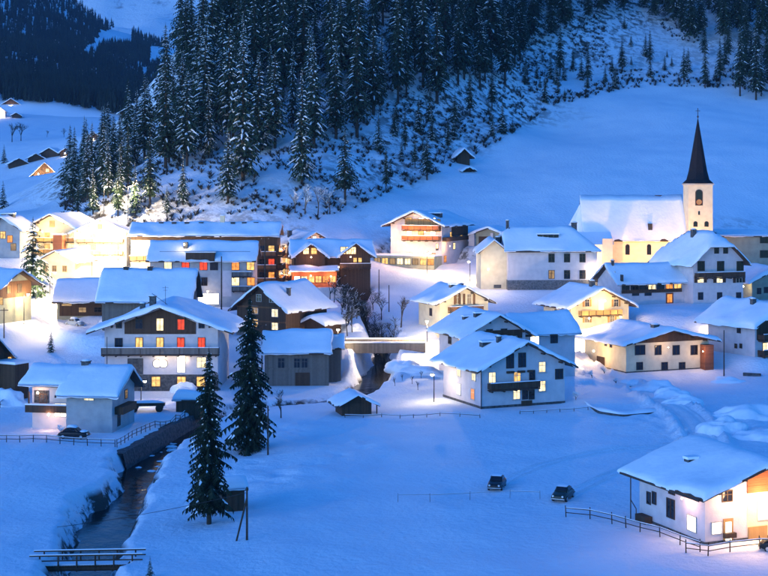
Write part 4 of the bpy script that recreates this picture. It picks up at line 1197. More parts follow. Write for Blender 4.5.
h.win('r', 8.5, 2.5, 6.2, 1.0, 1.5, 'o'); h.win('r', 8.5, 5.5, 6.2, 1.0, 1.5, 'm'); h.wpx('f', 0, 1, 301, 0.9, 1.3, 'y')
h = House('edge_cabin', 'edge_cabin', 'small dark cabin with one lit gable window at the picture edge')
h.block(0, 6.2, 0, 6, 6.6, 2.6, 'x', side=0.9, end=0.9, wall=DWOOD, snow=0.4)
h.wpx('r', 6.2, 9.5, 361, 0.8, 1.3, 'y'); h.solid('annex', DWOOD, [(6.2, 10.4, 3, 6, -1, 5.4)]); h.solid('annex_snow', ROOFSNOW, [(6.1, 10.6, 2.8, 6.1, 5.4, 5.8)])
# 22 little shed by the stream
h = House('wall_shed', 'tool_shed', 'tiny dark shed with a snow cap beside the nearest spruce', 'shed')
h.block(0, 2.3, 0, 2.6, 2.5, 0.6, 'x', side=0.35, end=0.35, wall=DWOOD, snow=0.4, zb=-1)
h.solid('door', DWOOD, [(0.7, 1.6, -0.06, 0, 0, 1.8)])

h = House('wood_store', 'wood_store', 'small dark wood store with rounded snow roof in front of the guesthouse', 'shed')
h.block(0, 3.6, 0, 3.0, 1.9, 0.5, 'x', side=0.3, end=0.3, wall=DWOOD, snow=0.75, zb=-1)
h.solid('door', DWOOD, [(1.2, 2.2, -0.06, 0, 0, 1.6)])

# ------------------------------------------------------------------ the church
c = House('church', 'church', 'floodlit church with steep snowy nave roof and tall dark pointed spire', 'church')
c.block(2.0, 26, 0, 12, 7.4, 10.0, 'x', side=0.5, end=0.4, wall=CREAM, snow=0.22, name='nave_wall', clip=(0.0, 0.0))
b = MB()
vs = []; poly = [(2.05, 1.0), (-1.2, 3.4), (-2.2, 6.0), (-1.2, 8.6), (2.05, 11.0)]
for x, y in poly: vs += [(x, y, -2.5), (x, y, 7.0)]
fs = [(2 * i, 2 * i + 2, 2 * i + 3, 2 * i + 1) for i in range(4)]
b.add(vs, fs); b.build('apse_wall', [CREAM], c.root)
b = MB(); vs = [(2.6, 6, 17.2)]
pl = [(2.3, 0.4), (-1.7, 3.0), (-2.9, 6.0), (-1.7, 9.0), (2.3, 11.6)]
vs += [(x, y, 7.0) for x, y in pl]; b.add(vs, [(0, i, i + 1) for i in range(1, 5)] + [(1, 5, 4, 3, 2)]); b.build('apse_roof', [ROOFSNOW], c.root)
def arch_win(hs, face, cc, px, py, w, hh, pane, frame):
    r = hs.hit(face, cc, px, py); n = 8
    pts = [(-w / 2, -hh / 2), (w / 2, -hh / 2)] + [(w / 2 * math.cos(t * math.pi / n), hh / 2 - w / 2 + w / 2 * math.sin(t * math.pi / n)) for t in range(n + 1)]
    k = 1.28
    f = MB(); f.prism([(u * k, z * 1.1) for u, z in pts], -0.05, 0.02); o = f.build('window', [frame], hs.root, (r.x, cc, r.z))
    q = MB(); q.prism(pts, -0.08, 0.0); q.build('pane', [pane], o)
    return o
for px in (627.5, 649): arch_win(c, 'f', 0, px, 249.5, 1.0, 2.5, GLASS, TRIM)
c.solid('roof_hatch', METAL, [(17.2, 18.2, 0.8, 2.0, 8.6, 10.6)])
c.solid('sacristy_wall', PINKW, [(-0.6, 7.8, -4.2, 0.4, -2.0, 5.8)]); b = MB(); b.prism([(-4.5, 5.8), (0.4, 5.8), (0.4, 8.6)], -0.9, 8.1, 'x'); b.build('sacristy_roof', [ROOFSNOW], c.root)
c.solid('sacristy_gable', GREYW, [(5.4, 7.82, -4.6, -4.15, 0.5, 7.2)])
# tower
tx, ty, tw = 26.4, -1.2, 5.8
zt = c.hit('f', ty, 698, 185).z
b = MB(); b.box(tx, tx + tw, ty, ty + tw, -2.5, zt); b.build('tower', [CREAM], c.root)
b = MB(); b.box(tx - 0.25, tx + tw + 0.25, ty - 0.25, ty + tw + 0.25, zt + 0.003, zt + 0.35); b.build('cornice', [TRIM], c.root)
zap = c.hit('f', ty + tw / 2, 699, 118).z
cx, cy = tx + tw / 2, ty + tw / 2
b = MB(); n = 8; vs = []
for rr, zz in [(3.75, zt + 0.36), (2.75, zt + 1.3), (2.2, zt + 3.4), (0.05, zap)]:
    for k in range(n):
        t = math.pi / 8 + k * math.pi / 4
        sq = 1.0
        vs.append((cx + rr * math.cos(t) * sq, cy + rr * math.sin(t) * sq, zz))
fs = []
for i in range(3): fs += [(i * n + k, i * n + (k + 1) % n, (i + 1) * n + (k + 1) % n, (i + 1) * n + k) for k in range(n)]
fs.append(tuple(range(n - 1, -1, -1))); b.add(vs, fs); sp_ = b.build('spire', [SPIRE], c.root)
b = MB(); b.bar((cx, cy, zap - 0.6), (cx, cy, zap + 2.4), 0.08); b.bar((cx - 0.55, cy, zap + 1.7), (cx + 0.55, cy, zap + 1.7), 0.07); b.lathe([(0.05, -0.3), (0.28, 0), (0.05, 0.3)], 8, (cx, cy, zap + 0.3)); b.build('cross', [METAL], sp_)
arch_win(c, 'f', ty, 699, 197.5, 1.4, 3.5, GLASS, DTRIM)
CLOCK = mat('clock face red', (0.45, 0.10, 0.04), 0.6, (0.34, 0.07, 0.03), 4)
r = c.hit('f', ty, 699, 202)
b = MB(); b.lathe([(0.66, 0), (0.66, 0.05)], 20); ck = b.build('clock', [CLOCK], c.root, (r.x, ty - 0.1, r.z), (R(90), 0, 0))
b = MB(); b.bar((0, 0, 0.07), (0, 0.5, 0.07), 0.04); b.bar((0, 0, 0.07), (0.3, -0.16, 0.07), 0.04); b.lathe([(0.6, 0.045), (0.6, 0.062), (0.54, 0.062)], 20); b.build('clock_hands', [YWOOD], ck)
for px in (695.5, 706.5): arch_win(c, 'f', ty, px, 224, 0.8, 1.2, GLASS, DTRIM)
arch_win(c, 'f', ty, 699, 213, 0.4, 0.9, GLASS, TRIM)
# ------------------------------------------------------------------ floodlights and street lamps
def street_lamp(p, hgt_, power, label, arm=1.2, rz=0.0, col=(1.0, 0.76, 0.44), group='street lamps', head=0.28):
    root = empty('street_lamp', p, rz, label, 'street lamp', group)
    b = MB(); b.bar((0, 0, -0.6), (0, 0, hgt_), 0.09, n=7, r2=0.06); b.build('pole', [METAL], root)
    if arm:
        b = MB(); b.bar((0, 0, hgt_ - 0.1), (arm * 0.5, 0, hgt_ + 0.25), 0.045); b.bar((arm * 0.5, 0, hgt_ + 0.25), (arm, 0, hgt_ + 0.2), 0.045); b.build('arm', [METAL], root)
    z = hgt_ + (0.12 if arm else 0.2)
    b = MB(); b.lathe([(0.05, 0.16), (head * 1.25, 0.05), (head * 1.25, 0.02)], 10, (arm, 0, z)); b.build('lamp_shade', [METAL], root)
    b = MB(); b.lathe([(0.05, -head), (head * 0.75, -head * 0.7), (head, -head * 0.15), (head * 0.9, 0.0)], 10, (arm, 0, z)); bl = b.build('bulb', [BULB], root, smooth=True)
    light_at(bl, (arm, 0, z - head - 0.12), power, col, 0.2)
    return root
def floodlight(p, target, power, col, label, angle=70):
    root = empty('floodlight', p, 0, label, 'floodlight', 'church floodlights')
    b = MB(); b.box(-0.06, 0.06, -0.06, 0.06, -0.3, 0.5); b.build('post', [METAL], root)
    b = MB(); b.box(-0.35, 0.35, -0.15, 0.15, 0.5, 0.95); hd = b.build('lamp_head', [METAL], root)
    d = bpy.data.lights.new('flood_beam', 'SPOT'); d.energy = power * LAMP; d.color = col; d.spot_size = R(angle); d.spot_blend = 1.0; d.shadow_soft_size = 0.3
    o = bpy.data.objects.new('flood_beam', d); link(o, hd)
    q = Vector(target) - Vector(p) - Vector((0, 0, 0.75))
    o.rotation_euler = q.to_track_quat('-Z', 'Y').to_euler(); o.location = Vector((0, 0, 0.75)) + q.normalized() * 0.5
cp = c.p
def cw(x, y, z): return cp + Vector((x, y, z))
for (x, y, tx_, ty_, tz_, pw, lb) in [(2, -13, 8, 0, 9, 5200, 'small floodlight on a post facing the nave near the apse'), (16, -12, 16, 0, 9, 5600, 'small floodlight on a post facing the middle of the nave'),
                                      (28, -14, 29.5, -1, 15, 9500, 'small floodlight on a post facing the church tower')]:
    q = cw(x, y, 0); q.z = float(hgt(q.x, q.y)[0])
    floodlight(q, cw(tx_, ty_, tz_), pw, (1.0, 0.54, 0.17), lb, 120)

L = [((50, 306), 7.0, 5500, 'blazing street lamp in front of the shop on the lit square', 1.0, 0.4), ((92, 283), 6.0, 9000, 'street lamp below the dazzling gabled hotel', 1.0, 2.6),
     ((118, 272), 9.0, 15000, 'street lamp at the corner of the long hotel', 1.0, 3.0), ((36, 302), 5.5, 1200, 'street lamp on a dark pole beside the olive house', 0.8, 0.2),
     ((24, 324), 5.5, 1300, 'street lamp over the lane at the picture edge', 0.8, 0.0), ((58, 268), 6.0, 5000, 'street lamp beside the red timber tower', 0.9, 1.5),
     ((427, 349), 4.8, 8000, 'blazing street lamp at the bridge end beside the cream house', 0.0, 0.0), ((338, 351), 3.6, 1500, 'small street lamp at the near end of the bridge beside the barn', 0.0, 0.0),
     ((427, 274), 5.0, 1300, 'street lamp on the drive below the hillside hotel', 0.8, 0.0), ((470, 282), 4.5, 1500, 'street lamp by the wing of the large pale house', 0.6, 2.0),
     ((574, 352), 4.5, 3600, 'street lamp at the lane bend behind the lilac-white house', 0.8, 1.0), ((722, 346), 4.5, 900, 'street lamp between the wide house and the edge house', 0.7, 0.0),
     ((434, 402), 4.0, 320, 'street lamp in the yard left of the lilac-white house', 0.6, 2.0), ((12, 398), 4.0, 1500, 'street lamp by the snow heap at the picture edge', 0.6, 0.5),
     ((141, 405), 3.5, 420, 'low street lamp in the yard between guesthouse and stream', 0.6, 0.5), ((597, 292), 4.5, 700, 'street lamp in the lane below the church nave', 0.6, 0.0),
     ((104, 226), 10.0, 3000, 'added lamp lighting the spruces at the foot of the spur behind the floodlit inn', 0.6, 0.0), ((128, 226), 10.0, 3200, 'added lamp lighting the spruces behind the dazzling gabled hotel', 0.6, 0.0)]  # these two are added to carry the square's glow onto the spruces
for (q, hh, pw, lb, arm, rz) in L:
    street_lamp(gp(*q), hh, pw, lb, arm, rz)

# ------------------------------------------------------------------ village bridge, kiosk
bx0, bx1 = (340 - 384) * BRIDGE_D / F, (414 - 384) * BRIDGE_D / F
zd = float(np.interp(0, [0, 1], [r3['line'][40, 2], r3['line'][40, 2]]))
br = empty('bridge', (0, BRIDGE_D, zd), 0, 'lit road bridge with solid pale parapet across the stream', 'bridge')
b = MB(); b.box(bx0 - 2, bx1 + 2, -3.0, 3.0, -0.75, -0.02); b.build('deck', [STONE], br)
for y0, y1 in ((-3.3, -3.0), (3.0, 3.3)):
    b = MB(); b.box(bx0 - 2, bx1 + 2, y0, y1, -0.8, 1.0); q = b.build('parapet', [GWOOD], br)
    b = MB(); b.box(bx0 - 2, bx1 + 2, y0 - 0.08, y1 + 0.08, 1.002, 1.22); b.build('snow', [ROOFSNOW], q)
for x in (bx0 - 1.2, bx1 + 1.2):
    b = MB(); b.box(x - 1.0, x + 1.0, -2.9, 2.9, -6, -0.76); b.build('abutment', [DARKST], br)
q = gp(335, 356); k = empty('wayside_kiosk', q, R(10), 'small pink-lit wayside kiosk with a snow cap at the bridge end beside the barn', 'kiosk')
b = MB(); b.box(-1.1, 1.1, -1.0, 1.0, -1.0, 2.2); b.build('wall', [PINKW], k)
b = MB(); b.prism([(-1.5, 2.2), (1.5, 2.2), (0, 3.2)], -1.3, 1.3); b.build('roof', [DTRIM], k)
b = MB(); b.prism([(-1.6, 2.25), (-1.5, 2.6), (0, 3.6), (1.5, 2.6), (1.6, 2.25), (0, 3.22)], -1.4, 1.4); b.build('snow', [ROOFSNOW], k)
b = MB(); b.box(-0.5, 0.5, -1.08, -0.99, 0, 1.5); b.build('opening', [DWOOD], k)

# ------------------------------------------------------------------ fences
_post = {}
def fence(pxs, label, step=2.2, hh=1.0, rails=(0.45, 0.9), m=None, r=0.06, lean=0.05, gpts=None):
    m = m or DWOOD
    pts = gpts or [gp(*p) for p in pxs]
    ln = [Vector(p) for p in pts]
    root = empty('fence', ln[0], 0, label, 'fence')
    key = (hh, m.name, r)
    if key not in _post:
        b = MB(); b.bar((0, 0, -0.5), (0, 0, hh), r, n=6, r2=r * 0.85); _post[key] = b.mesh('post', [m])
    spots = []
    for i in range(len(ln) - 1):
        n = max(1, int(round((ln[i + 1] - ln[i]).length / step)))
        for j in range(n): spots.append(ln[i].lerp(ln[i + 1], j / n))
    spots.append(ln[-1])
    spots = [Vector((s.x, s.y, float(hgt(s.x, s.y)[0]))) for s in spots]
    for s in spots:
        ob('post', _post[key], root, s - ln[0], (random.uniform(-lean, lean), random.uniform(-lean, lean), random.random()))
    for z in rails:
        for i in range(len(spots) - 1):
            b = MB(); b.bar(spots[i] - ln[0] + Vector((0, -r, z)), spots[i + 1] - ln[0] + Vector((0, -r, z + random.uniform(-0.04, 0.04))), r * 0.75, n=5)
            b.build('rail', [m], root)
    b = MB()
    for i in range(len(spots) - 1):
        a_, c_ = spots[i] - ln[0], spots[i + 1] - ln[0]
        b.bar(a_ + Vector((0, -r, rails[-1] + r)), c_ + Vector((0, -r, rails[-1] + r)), r * 0.6, n=5)
    b.build('snow', [ROOFSNOW], root)['kind'] = 'stuff'
    return root
fence([(-20, 442), (60, 444), (115, 447)], 'dark rail fence along the field below the timber house', 1.9)
fence([(117, 447), (132, 438), (150, 430), (185, 417)], 'rail fence on top of the curved stream wall', 1.7)
fence([(566, 517), (590, 519), (612, 524), (640, 532), (660, 537), (680, 545), (700, 552)], 'dark rail fence running down to the front house', 2.3, 1.15)
fence([(686, 553), (708, 556), (730, 552), (760, 549), (775, 549)], 'lit rail fence in front of the glowing entrance', 2.0, 1.2)
fence([(345, 417.5), (400, 418.5), (440, 416), (480, 418)], 'low half-buried fence right of the hay hut', 2.4, 0.55, (0.4,))
fence([(520, 414), (560, 412), (588, 410)], 'low fence along the foot of the lilac-white house', 2.2, 0.5, (0.38,))
fence([(398, 502), (430, 502), (470, 500), (510, 498), (540, 499)], 'thin wire fence stakes near the two field cars', 4.2, 0.9, (0.75,), r=0.025)
fence([(0, 408), (14, 398), (24, 390)], 'short dark fence beside the snow heap at the picture edge', 1.6, 0.9)

# ------------------------------------------------------------------ stream wall, rocks, foot bridge
def bank_line(i0, i1, side, off):
    out = []
    for i in range(i0, i1):
        t_ = RIVER[min(i + 1, len(RIVER) - 1), :2] - RIVER[max(i - 1, 0), :2]; t_ /= np.linalg.norm(t_)
        n2 = np.array([-t_[1], t_[0]]) * side
        q = RIVER[i, :2] + n2 * (RIVER[i, 3] + off)
        out.append((q[0], q[1], RIVER[i, 2]))
    return out
wl = bank_line(52, 82, 1, -0.35)
b = MB()
for (a0, a1) in zip(wl[:-1], wl[1:]):
    a_, c_ = Vector(a0), Vector(a1)
    d_ = (c_ - a_).normalized(); nn_ = Vector((-d_.y, d_.x, 0)) * 0.75
    w0, w1 = a_ + nn_, c_ + nn_
    zt0, zt1 = -0.35, -0.35
    b.add([(a_.x, a_.y, a_.z - 1), (c_.x, c_.y, c_.z - 1), (w1.x, w1.y, zt1), (w0.x, w0.y, zt0), (w0.x + nn_.x * 2, w0.y + nn_.y * 2, zt0), (w1.x + nn_.x * 2, w1.y + nn_.y * 2, zt1)],
          [(0, 1, 2, 3), (3, 2, 5, 4)])
rw = b.build('retaining_wall', [DARKST])
tag(rw, 'curved dark stone wall along the left bank of the stream', 'wall')
rock_me = []
for k in range(5):
    bm = bmesh.new(); bmesh.ops.create_icosphere(bm, subdivisions=2, radius=1)
    for v in bm.verts:
        f_ = 1 + 0.3 * float(vnoise(v.co.x * 1.3 + k * 9, v.co.y * 1.3 + v.co.z * 2.1, 0.8, 71 + k)); v.co *= f_; v.co.z *= 0.6
    me = bpy.data.meshes.new('river_rock'); bm.to_mesh(me); bm.free(); me.materials.append(STONE); me.materials.append(ROOFSNOW)
    for pl_ in me.polygons:
        pl_.use_smooth = True; pl_.material_index = 1 if pl_.normal.z > 0.55 else 0
    rock_me.append(me)
for k in range(24):
    i = random.randint(52, 82); q = RIVER[i]; s_ = random.uniform(0.25, 0.85)
    o = ob('river_rock', rock_me[k % 5], None, (q[0] + random.uniform(-1, 1) * q[3], q[1] + random.uniform(-0.6, 0.6), q[2] - 0.1), (0, 0, random.uniform(0, 6)))
    o.scale = (s_, s_, s_ * random.uniform(0.6, 1))
    tag(o, 'snow-capped stone lying in the dark stream', 'rock', 'stones in the stream bed')

def log_bridge(pa, pb, label):
    root = empty('footbridge', pa, 0, label, 'footbridge')
    d_ = pb - pa
    for o_ in (-0.7, 0.7):
        b = MB(); b.bar((-1, o_, -0.12), d_ + Vector((1, o_, -0.12)), 0.2, n=7); b.build('beam', [DWOOD], root)
    n = 34
    bm_ = box_mesh('plank', d_.length / n * 0.86, 1.7, 0.09, DWOOD)
    for k in range(n): ob('plank', bm_, root, d_ * ((k + 0.5) / n) + Vector((0, 0, 0.13)))
    b = MB(); b.box(-0.6, d_.length + 0.6, -0.7, 0.7, 0.176, 0.34); b.build('snow', [ROOFSNOW], root, rot=(0, 0, math.atan2(d_.y, d_.x)))
    for o_ in (-0.82, 0.82):
        for k in range(6):
            q_ = d_ * (k / 5) + Vector((0, o_, 0))
            b = MB(); b.bar(q_ + Vector((0, 0, -0.35)), q_ + Vector((0, 0, 1.1)), 0.075); b.build('post', [DWOOD], root)
        b = MB(); b.bar(Vector((-0.9, o_, 1.08)), d_ + Vector((0.9, o_, 1.08)), 0.085); q_ = b.build('rail', [DWOOD], root)
        b = MB(); b.bar(Vector((-0.9, o_, 0.62)), d_ + Vector((0.9, o_, 0.62)), 0.06); b.build('rail', [DWOOD], root)
        b = MB(); b.bar(Vector((-0.9, o_, 1.16)), d_ + Vector((0.9, o_, 1.16)), 0.06); b.build('snow', [ROOFSNOW], root)
    return root
d_ = 124.0
log_bridge(P(42, 566, d_) , P(134, 564, d_), 'timber footbridge with rails over the stream in the lower corner')

# ------------------------------------------------------------------ poles and wires
def pole(p, hh, label, strut=None, cross=True, r=0.12):
    root = empty('utility_pole', p, 0, label, 'utility pole', 'utility poles')
    b = MB(); b.bar((0, 0, -0.8), (0, 0, hh), r, n=7, r2=r * 0.7); b.build('post', [BARK], root)
    if strut: b = MB(); b.bar((strut, 0, -0.6), (0, 0, hh * 0.8), r * 0.8, n=6); b.build('strut', [BARK], root)
    if cross:
        b = MB(); b.box(-0.8, 0.8, -0.06, 0.06, hh - 0.5, hh - 0.38); ca_ = b.build('crossarm', [BARK], root)
        for x in (-0.7, 0.7): b = MB(); b.lathe([(0.04, 0), (0.07, 0.08), (0.03, 0.2)], 6, (x, 0, hh - 0.38)); b.build('insulator', [TRIM], ca_)
    return root
pole(gp(268, 455), 6.0, 'slender dark pole standing in the snow right of the tall spruces', cross=False)
pole(gp(247, 540), 4.9, 'braced dark pole beside the tiny snow-capped shed', strut=-1.1, cross=False)
pole(gp(262, 372), 8.5, 'tall dark pole in front of the dark brown timber chalet')
pole(gp(379, 300), 6.5, 'pole beside the wooded gully below the hillside hotel', cross=False)
pole(gp(389, 312), 5.5, 'thin pole on the slope between gully and street lamp', cross=False)
pole(gp(724, 376), 8.0, 'dark pole between the wide house and the edge house', cross=False)
pole(gp(4, 338), 5.5, 'dark pole with crossarm at the picture edge by the lit lane')
pole(gp(221.5, 318), 12, 'tall pole in front of the terrace hotel', cross=False, r=0.15)
pole(gp(265, 318), 16, 'tall pole at the corner of the long hotel', r=0.16)
pole(gp(107, 398), 9.5, 'thin pole left of the guesthouse facade', cross=False, r=0.07)
def wire(a, b_, sag, label):
    w = MB(); n = 14; pv = None
    for k in range(n + 1):
        t_ = k / n; q = a.lerp(b_, t_) - Vector((0, 0, sag * 4 * t_ * (1 - t_)))
        if pv is not None: w.bar(pv, q, 0.022, n=4)
        pv = q
    o = w.build('overhead_wire', [METAL]); return tag(o, label, 'wire')
q = gp(247, 540)
wire(P(-30, 535, 138), q + Vector((0, 0, 4.4)), 0.6, 'thin overhead wire crossing the stream and left field')

# ------------------------------------------------------------------ cars
RUB = mat('tyre rubber', (0.02, 0.02, 0.02), 0.8)
CHROME = mat('chrome', (0.6, 0.6, 0.6), 0.25, metal=1.0)
HEADL = mat('headlight glass', (0.7, 0.7, 0.66), 0.1, spec=0.8)
def car(p, rz, paint, label, snow=0.12, boot=True, s=1.0):
    root = empty('parked_car', p, rz, label, 'car', 'parked cars')
    # stations front (-y) to back: (y, half width, z bottom, z top)
    def loft(name, st, m, seg=None, smooth=True, parent=root):
        vs, fs = [], []
        for (y, hw, zb, zt, rd) in st:
            for (sx, sz) in [(-1, 0), (-1, 1), (-0.72, 2), (0.72, 2), (1, 1), (1, 0)]:
                z = zb if sz == 0 else (zt if sz == 2 else zt - rd)
                vs.append((sx * hw, y, z))
        k = 6
        for i in range(len(st) - 1):
            fs += [(i * k + j, i * k + (j + 1) % k, (i + 1) * k + (j + 1) % k, (i + 1) * k + j) for j in range(k)]
        fs += [tuple(range(k)), tuple((len(st) - 1) * k + j for j in range(k))]
        me = me_from(name, vs, fs, m)
        bm = bmesh.new(); bm.from_mesh(me); bmesh.ops.recalc_face_normals(bm, faces=bm.faces)
        bmesh.ops.bevel(bm, geom=list(bm.edges), offset=0.05, segments=2, affect='EDGES', profile=0.6)
        bm.to_mesh(me); bm.free()
        for f in me.polygons: f.use_smooth = True
        return ob(name, me, parent)
    loft('body', [(-2.0, 0.66, 0.32, 0.62, 0.1), (-1.9, 0.74, 0.26, 0.78, 0.14), (-1.2, 0.80, 0.24, 0.92, 0.16), (-0.75, 0.82, 0.24, 0.97, 0.14), (0.9, 0.82, 0.24, 0.98, 0.14), (1.6, 0.80, 0.26, 0.9, 0.14), (1.95, 0.68, 0.34, 0.7, 0.12)], paint)
    cb = loft('cabin', [(-0.85, 0.72, 0.9, 0.99, 0.04), (-0.35, 0.64, 0.92, 1.40, 0.1), (0.3, 0.64, 0.92, 1.46, 0.1), (0.85, 0.62, 0.92, 1.36, 0.1), (1.45, 0.68, 0.88, 0.95, 0.04)], paint)
    def quad(name, pts, m): 
        me = me_from(name, pts, [tuple(range(len(pts)))], m)
        bm = bmesh.new(); bm.from_mesh(me); g_ = bmesh.ops.extrude_face_region(bm, geom=list(bm.faces))
        for v in [e for e in g_['geom'] if isinstance(e, bmesh.types.BMVert)]: v.co += Vector((0, 0, 0.012))
        bm.to_mesh(me); bm.free(); return ob(name, me, cb)
    quad('windscreen', [(-0.56, -0.80, 1.02), (0.56, -0.80, 1.02), (0.5, -0.43, 1.35), (-0.5, -0.43, 1.35)], GLASS)
    quad('rear_window', [(-0.5, 0.98, 1.30), (0.5, 0.98, 1.30), (0.54, 1.36, 1.02), (-0.54, 1.36, 1.02)], GLASS)
    for sx in (-1, 1):
        ob('side_window', box_mesh('side_window', 0.03, 0.56, 0.30, GLASS), cb, (sx * 0.655, -0.02, 1.16)); ob('side_window', box_mesh('side_window', 0.03, 0.5, 0.28, GLASS), cb, (sx * 0.655, 0.6, 1.16))
        for y in (-1.22, 1.22):
            b = MB(); b.lathe([(0.22, -0.1), (0.31, -0.09), (0.31, 0.09), (0.22, 0.1)], 14); w_ = b.build('wheel', [RUB], root, (sx * 0.72, y, 0.3), (0, R(90), 0), smooth=False)
            b = MB(); b.lathe([(0.19, -0.115), (0.19, 0.115)], 12); b.build('rim', [CHROME], w_)
        b = MB(); b.lathe([(0.13, 0), (0.12, 0.05), (0.05, 0.08)], 10); b.build('headlight', [HEADL], root, (sx * 0.52, -1.93, 0.64), (R(90), 0, 0), smooth=True)
    b = MB(); b.box(-0.76, 0.76, -2.1, -2.0, 0.36, 0.46); b.build('bumper', [CHROME], root); b = MB(); b.box(-0.76, 0.76, 2.0, 2.1, 0.38, 0.48); b.build('bumper', [CHROME], root)
    b = MB(); b.box(-0.22, 0.22, -2.125, -2.105, 0.36, 0.46); b.build('number_plate', [TRIM], root)
    if snow:
        vs = []; fs = []; st = [(-0.42, 0.52), (-0.2, 0.56), (0.3, 0.57), (0.75, 0.54), (0.92, 0.46)]
        zz = [1.40, 1.44, 1.475, 1.43, 1.36]
        for (y, hw), z in zip(st, zz):
            for t_ in (-1, -0.7, 0, 0.7, 1): vs.append((t_ * hw, y, z + (snow * (1 - t_ ** 4) if y not in (-0.42, 0.92) else 0.0)))
        for i in range(4):
            for j in range(4): fs.append((i * 5 + j, i * 5 + j + 1, (i + 1) * 5 + j + 1, (i + 1) * 5 + j))
        ob('snow', me_from('snow', vs, fs, ROOFSNOW, True), root)
        if snow > 0.2:
            b = MB(); b.lathe([(0.6, 0), (0.55, 0.1), (0.3, 0.2), (0.05, 0.22)], 10); q_ = b.build('snow', [ROOFSNOW], root, (0, -1.3, 0.88), smooth=True); q_.scale = (1.1, 0.9, 1)
    root.scale = (s, s, s)
    return root
CARD = mat('dark green car paint', (0.012, 0.022, 0.016), 0.3, (0.02, 0.03, 0.022), 3)
CARK = mat('black car paint', (0.010, 0.011, 0.014), 0.3, (0.018, 0.018, 0.02), 3)
CARB = mat('pale car paint', (0.32, 0.36, 0.40), 0.35)
car(gp(497, 488), R(-14), CARK, 'dark rounded old car parked on the open snowfield, the farther of two', 0.05, s=0.98)
car(gp(563, 499), R(-24), CARD, 'dark green rounded old car parked on the open snowfield, nearer the rail fence', 0.05, s=0.98)
car(gp(74, 438), R(82), CARK, 'snow-capped dark car parked below the timber house porch', 0.25)
car(gp(735, 553) + Vector((4.4, 0.5, 0.0)), R(70), CARK, 'dark snow-topped car parked before the glowing entrance at the picture edge', 0.2)
car(gp(75, 326), R(60), CARB, 'pale snow-capped car parked in front of the dark-fronted shop', 0.25)

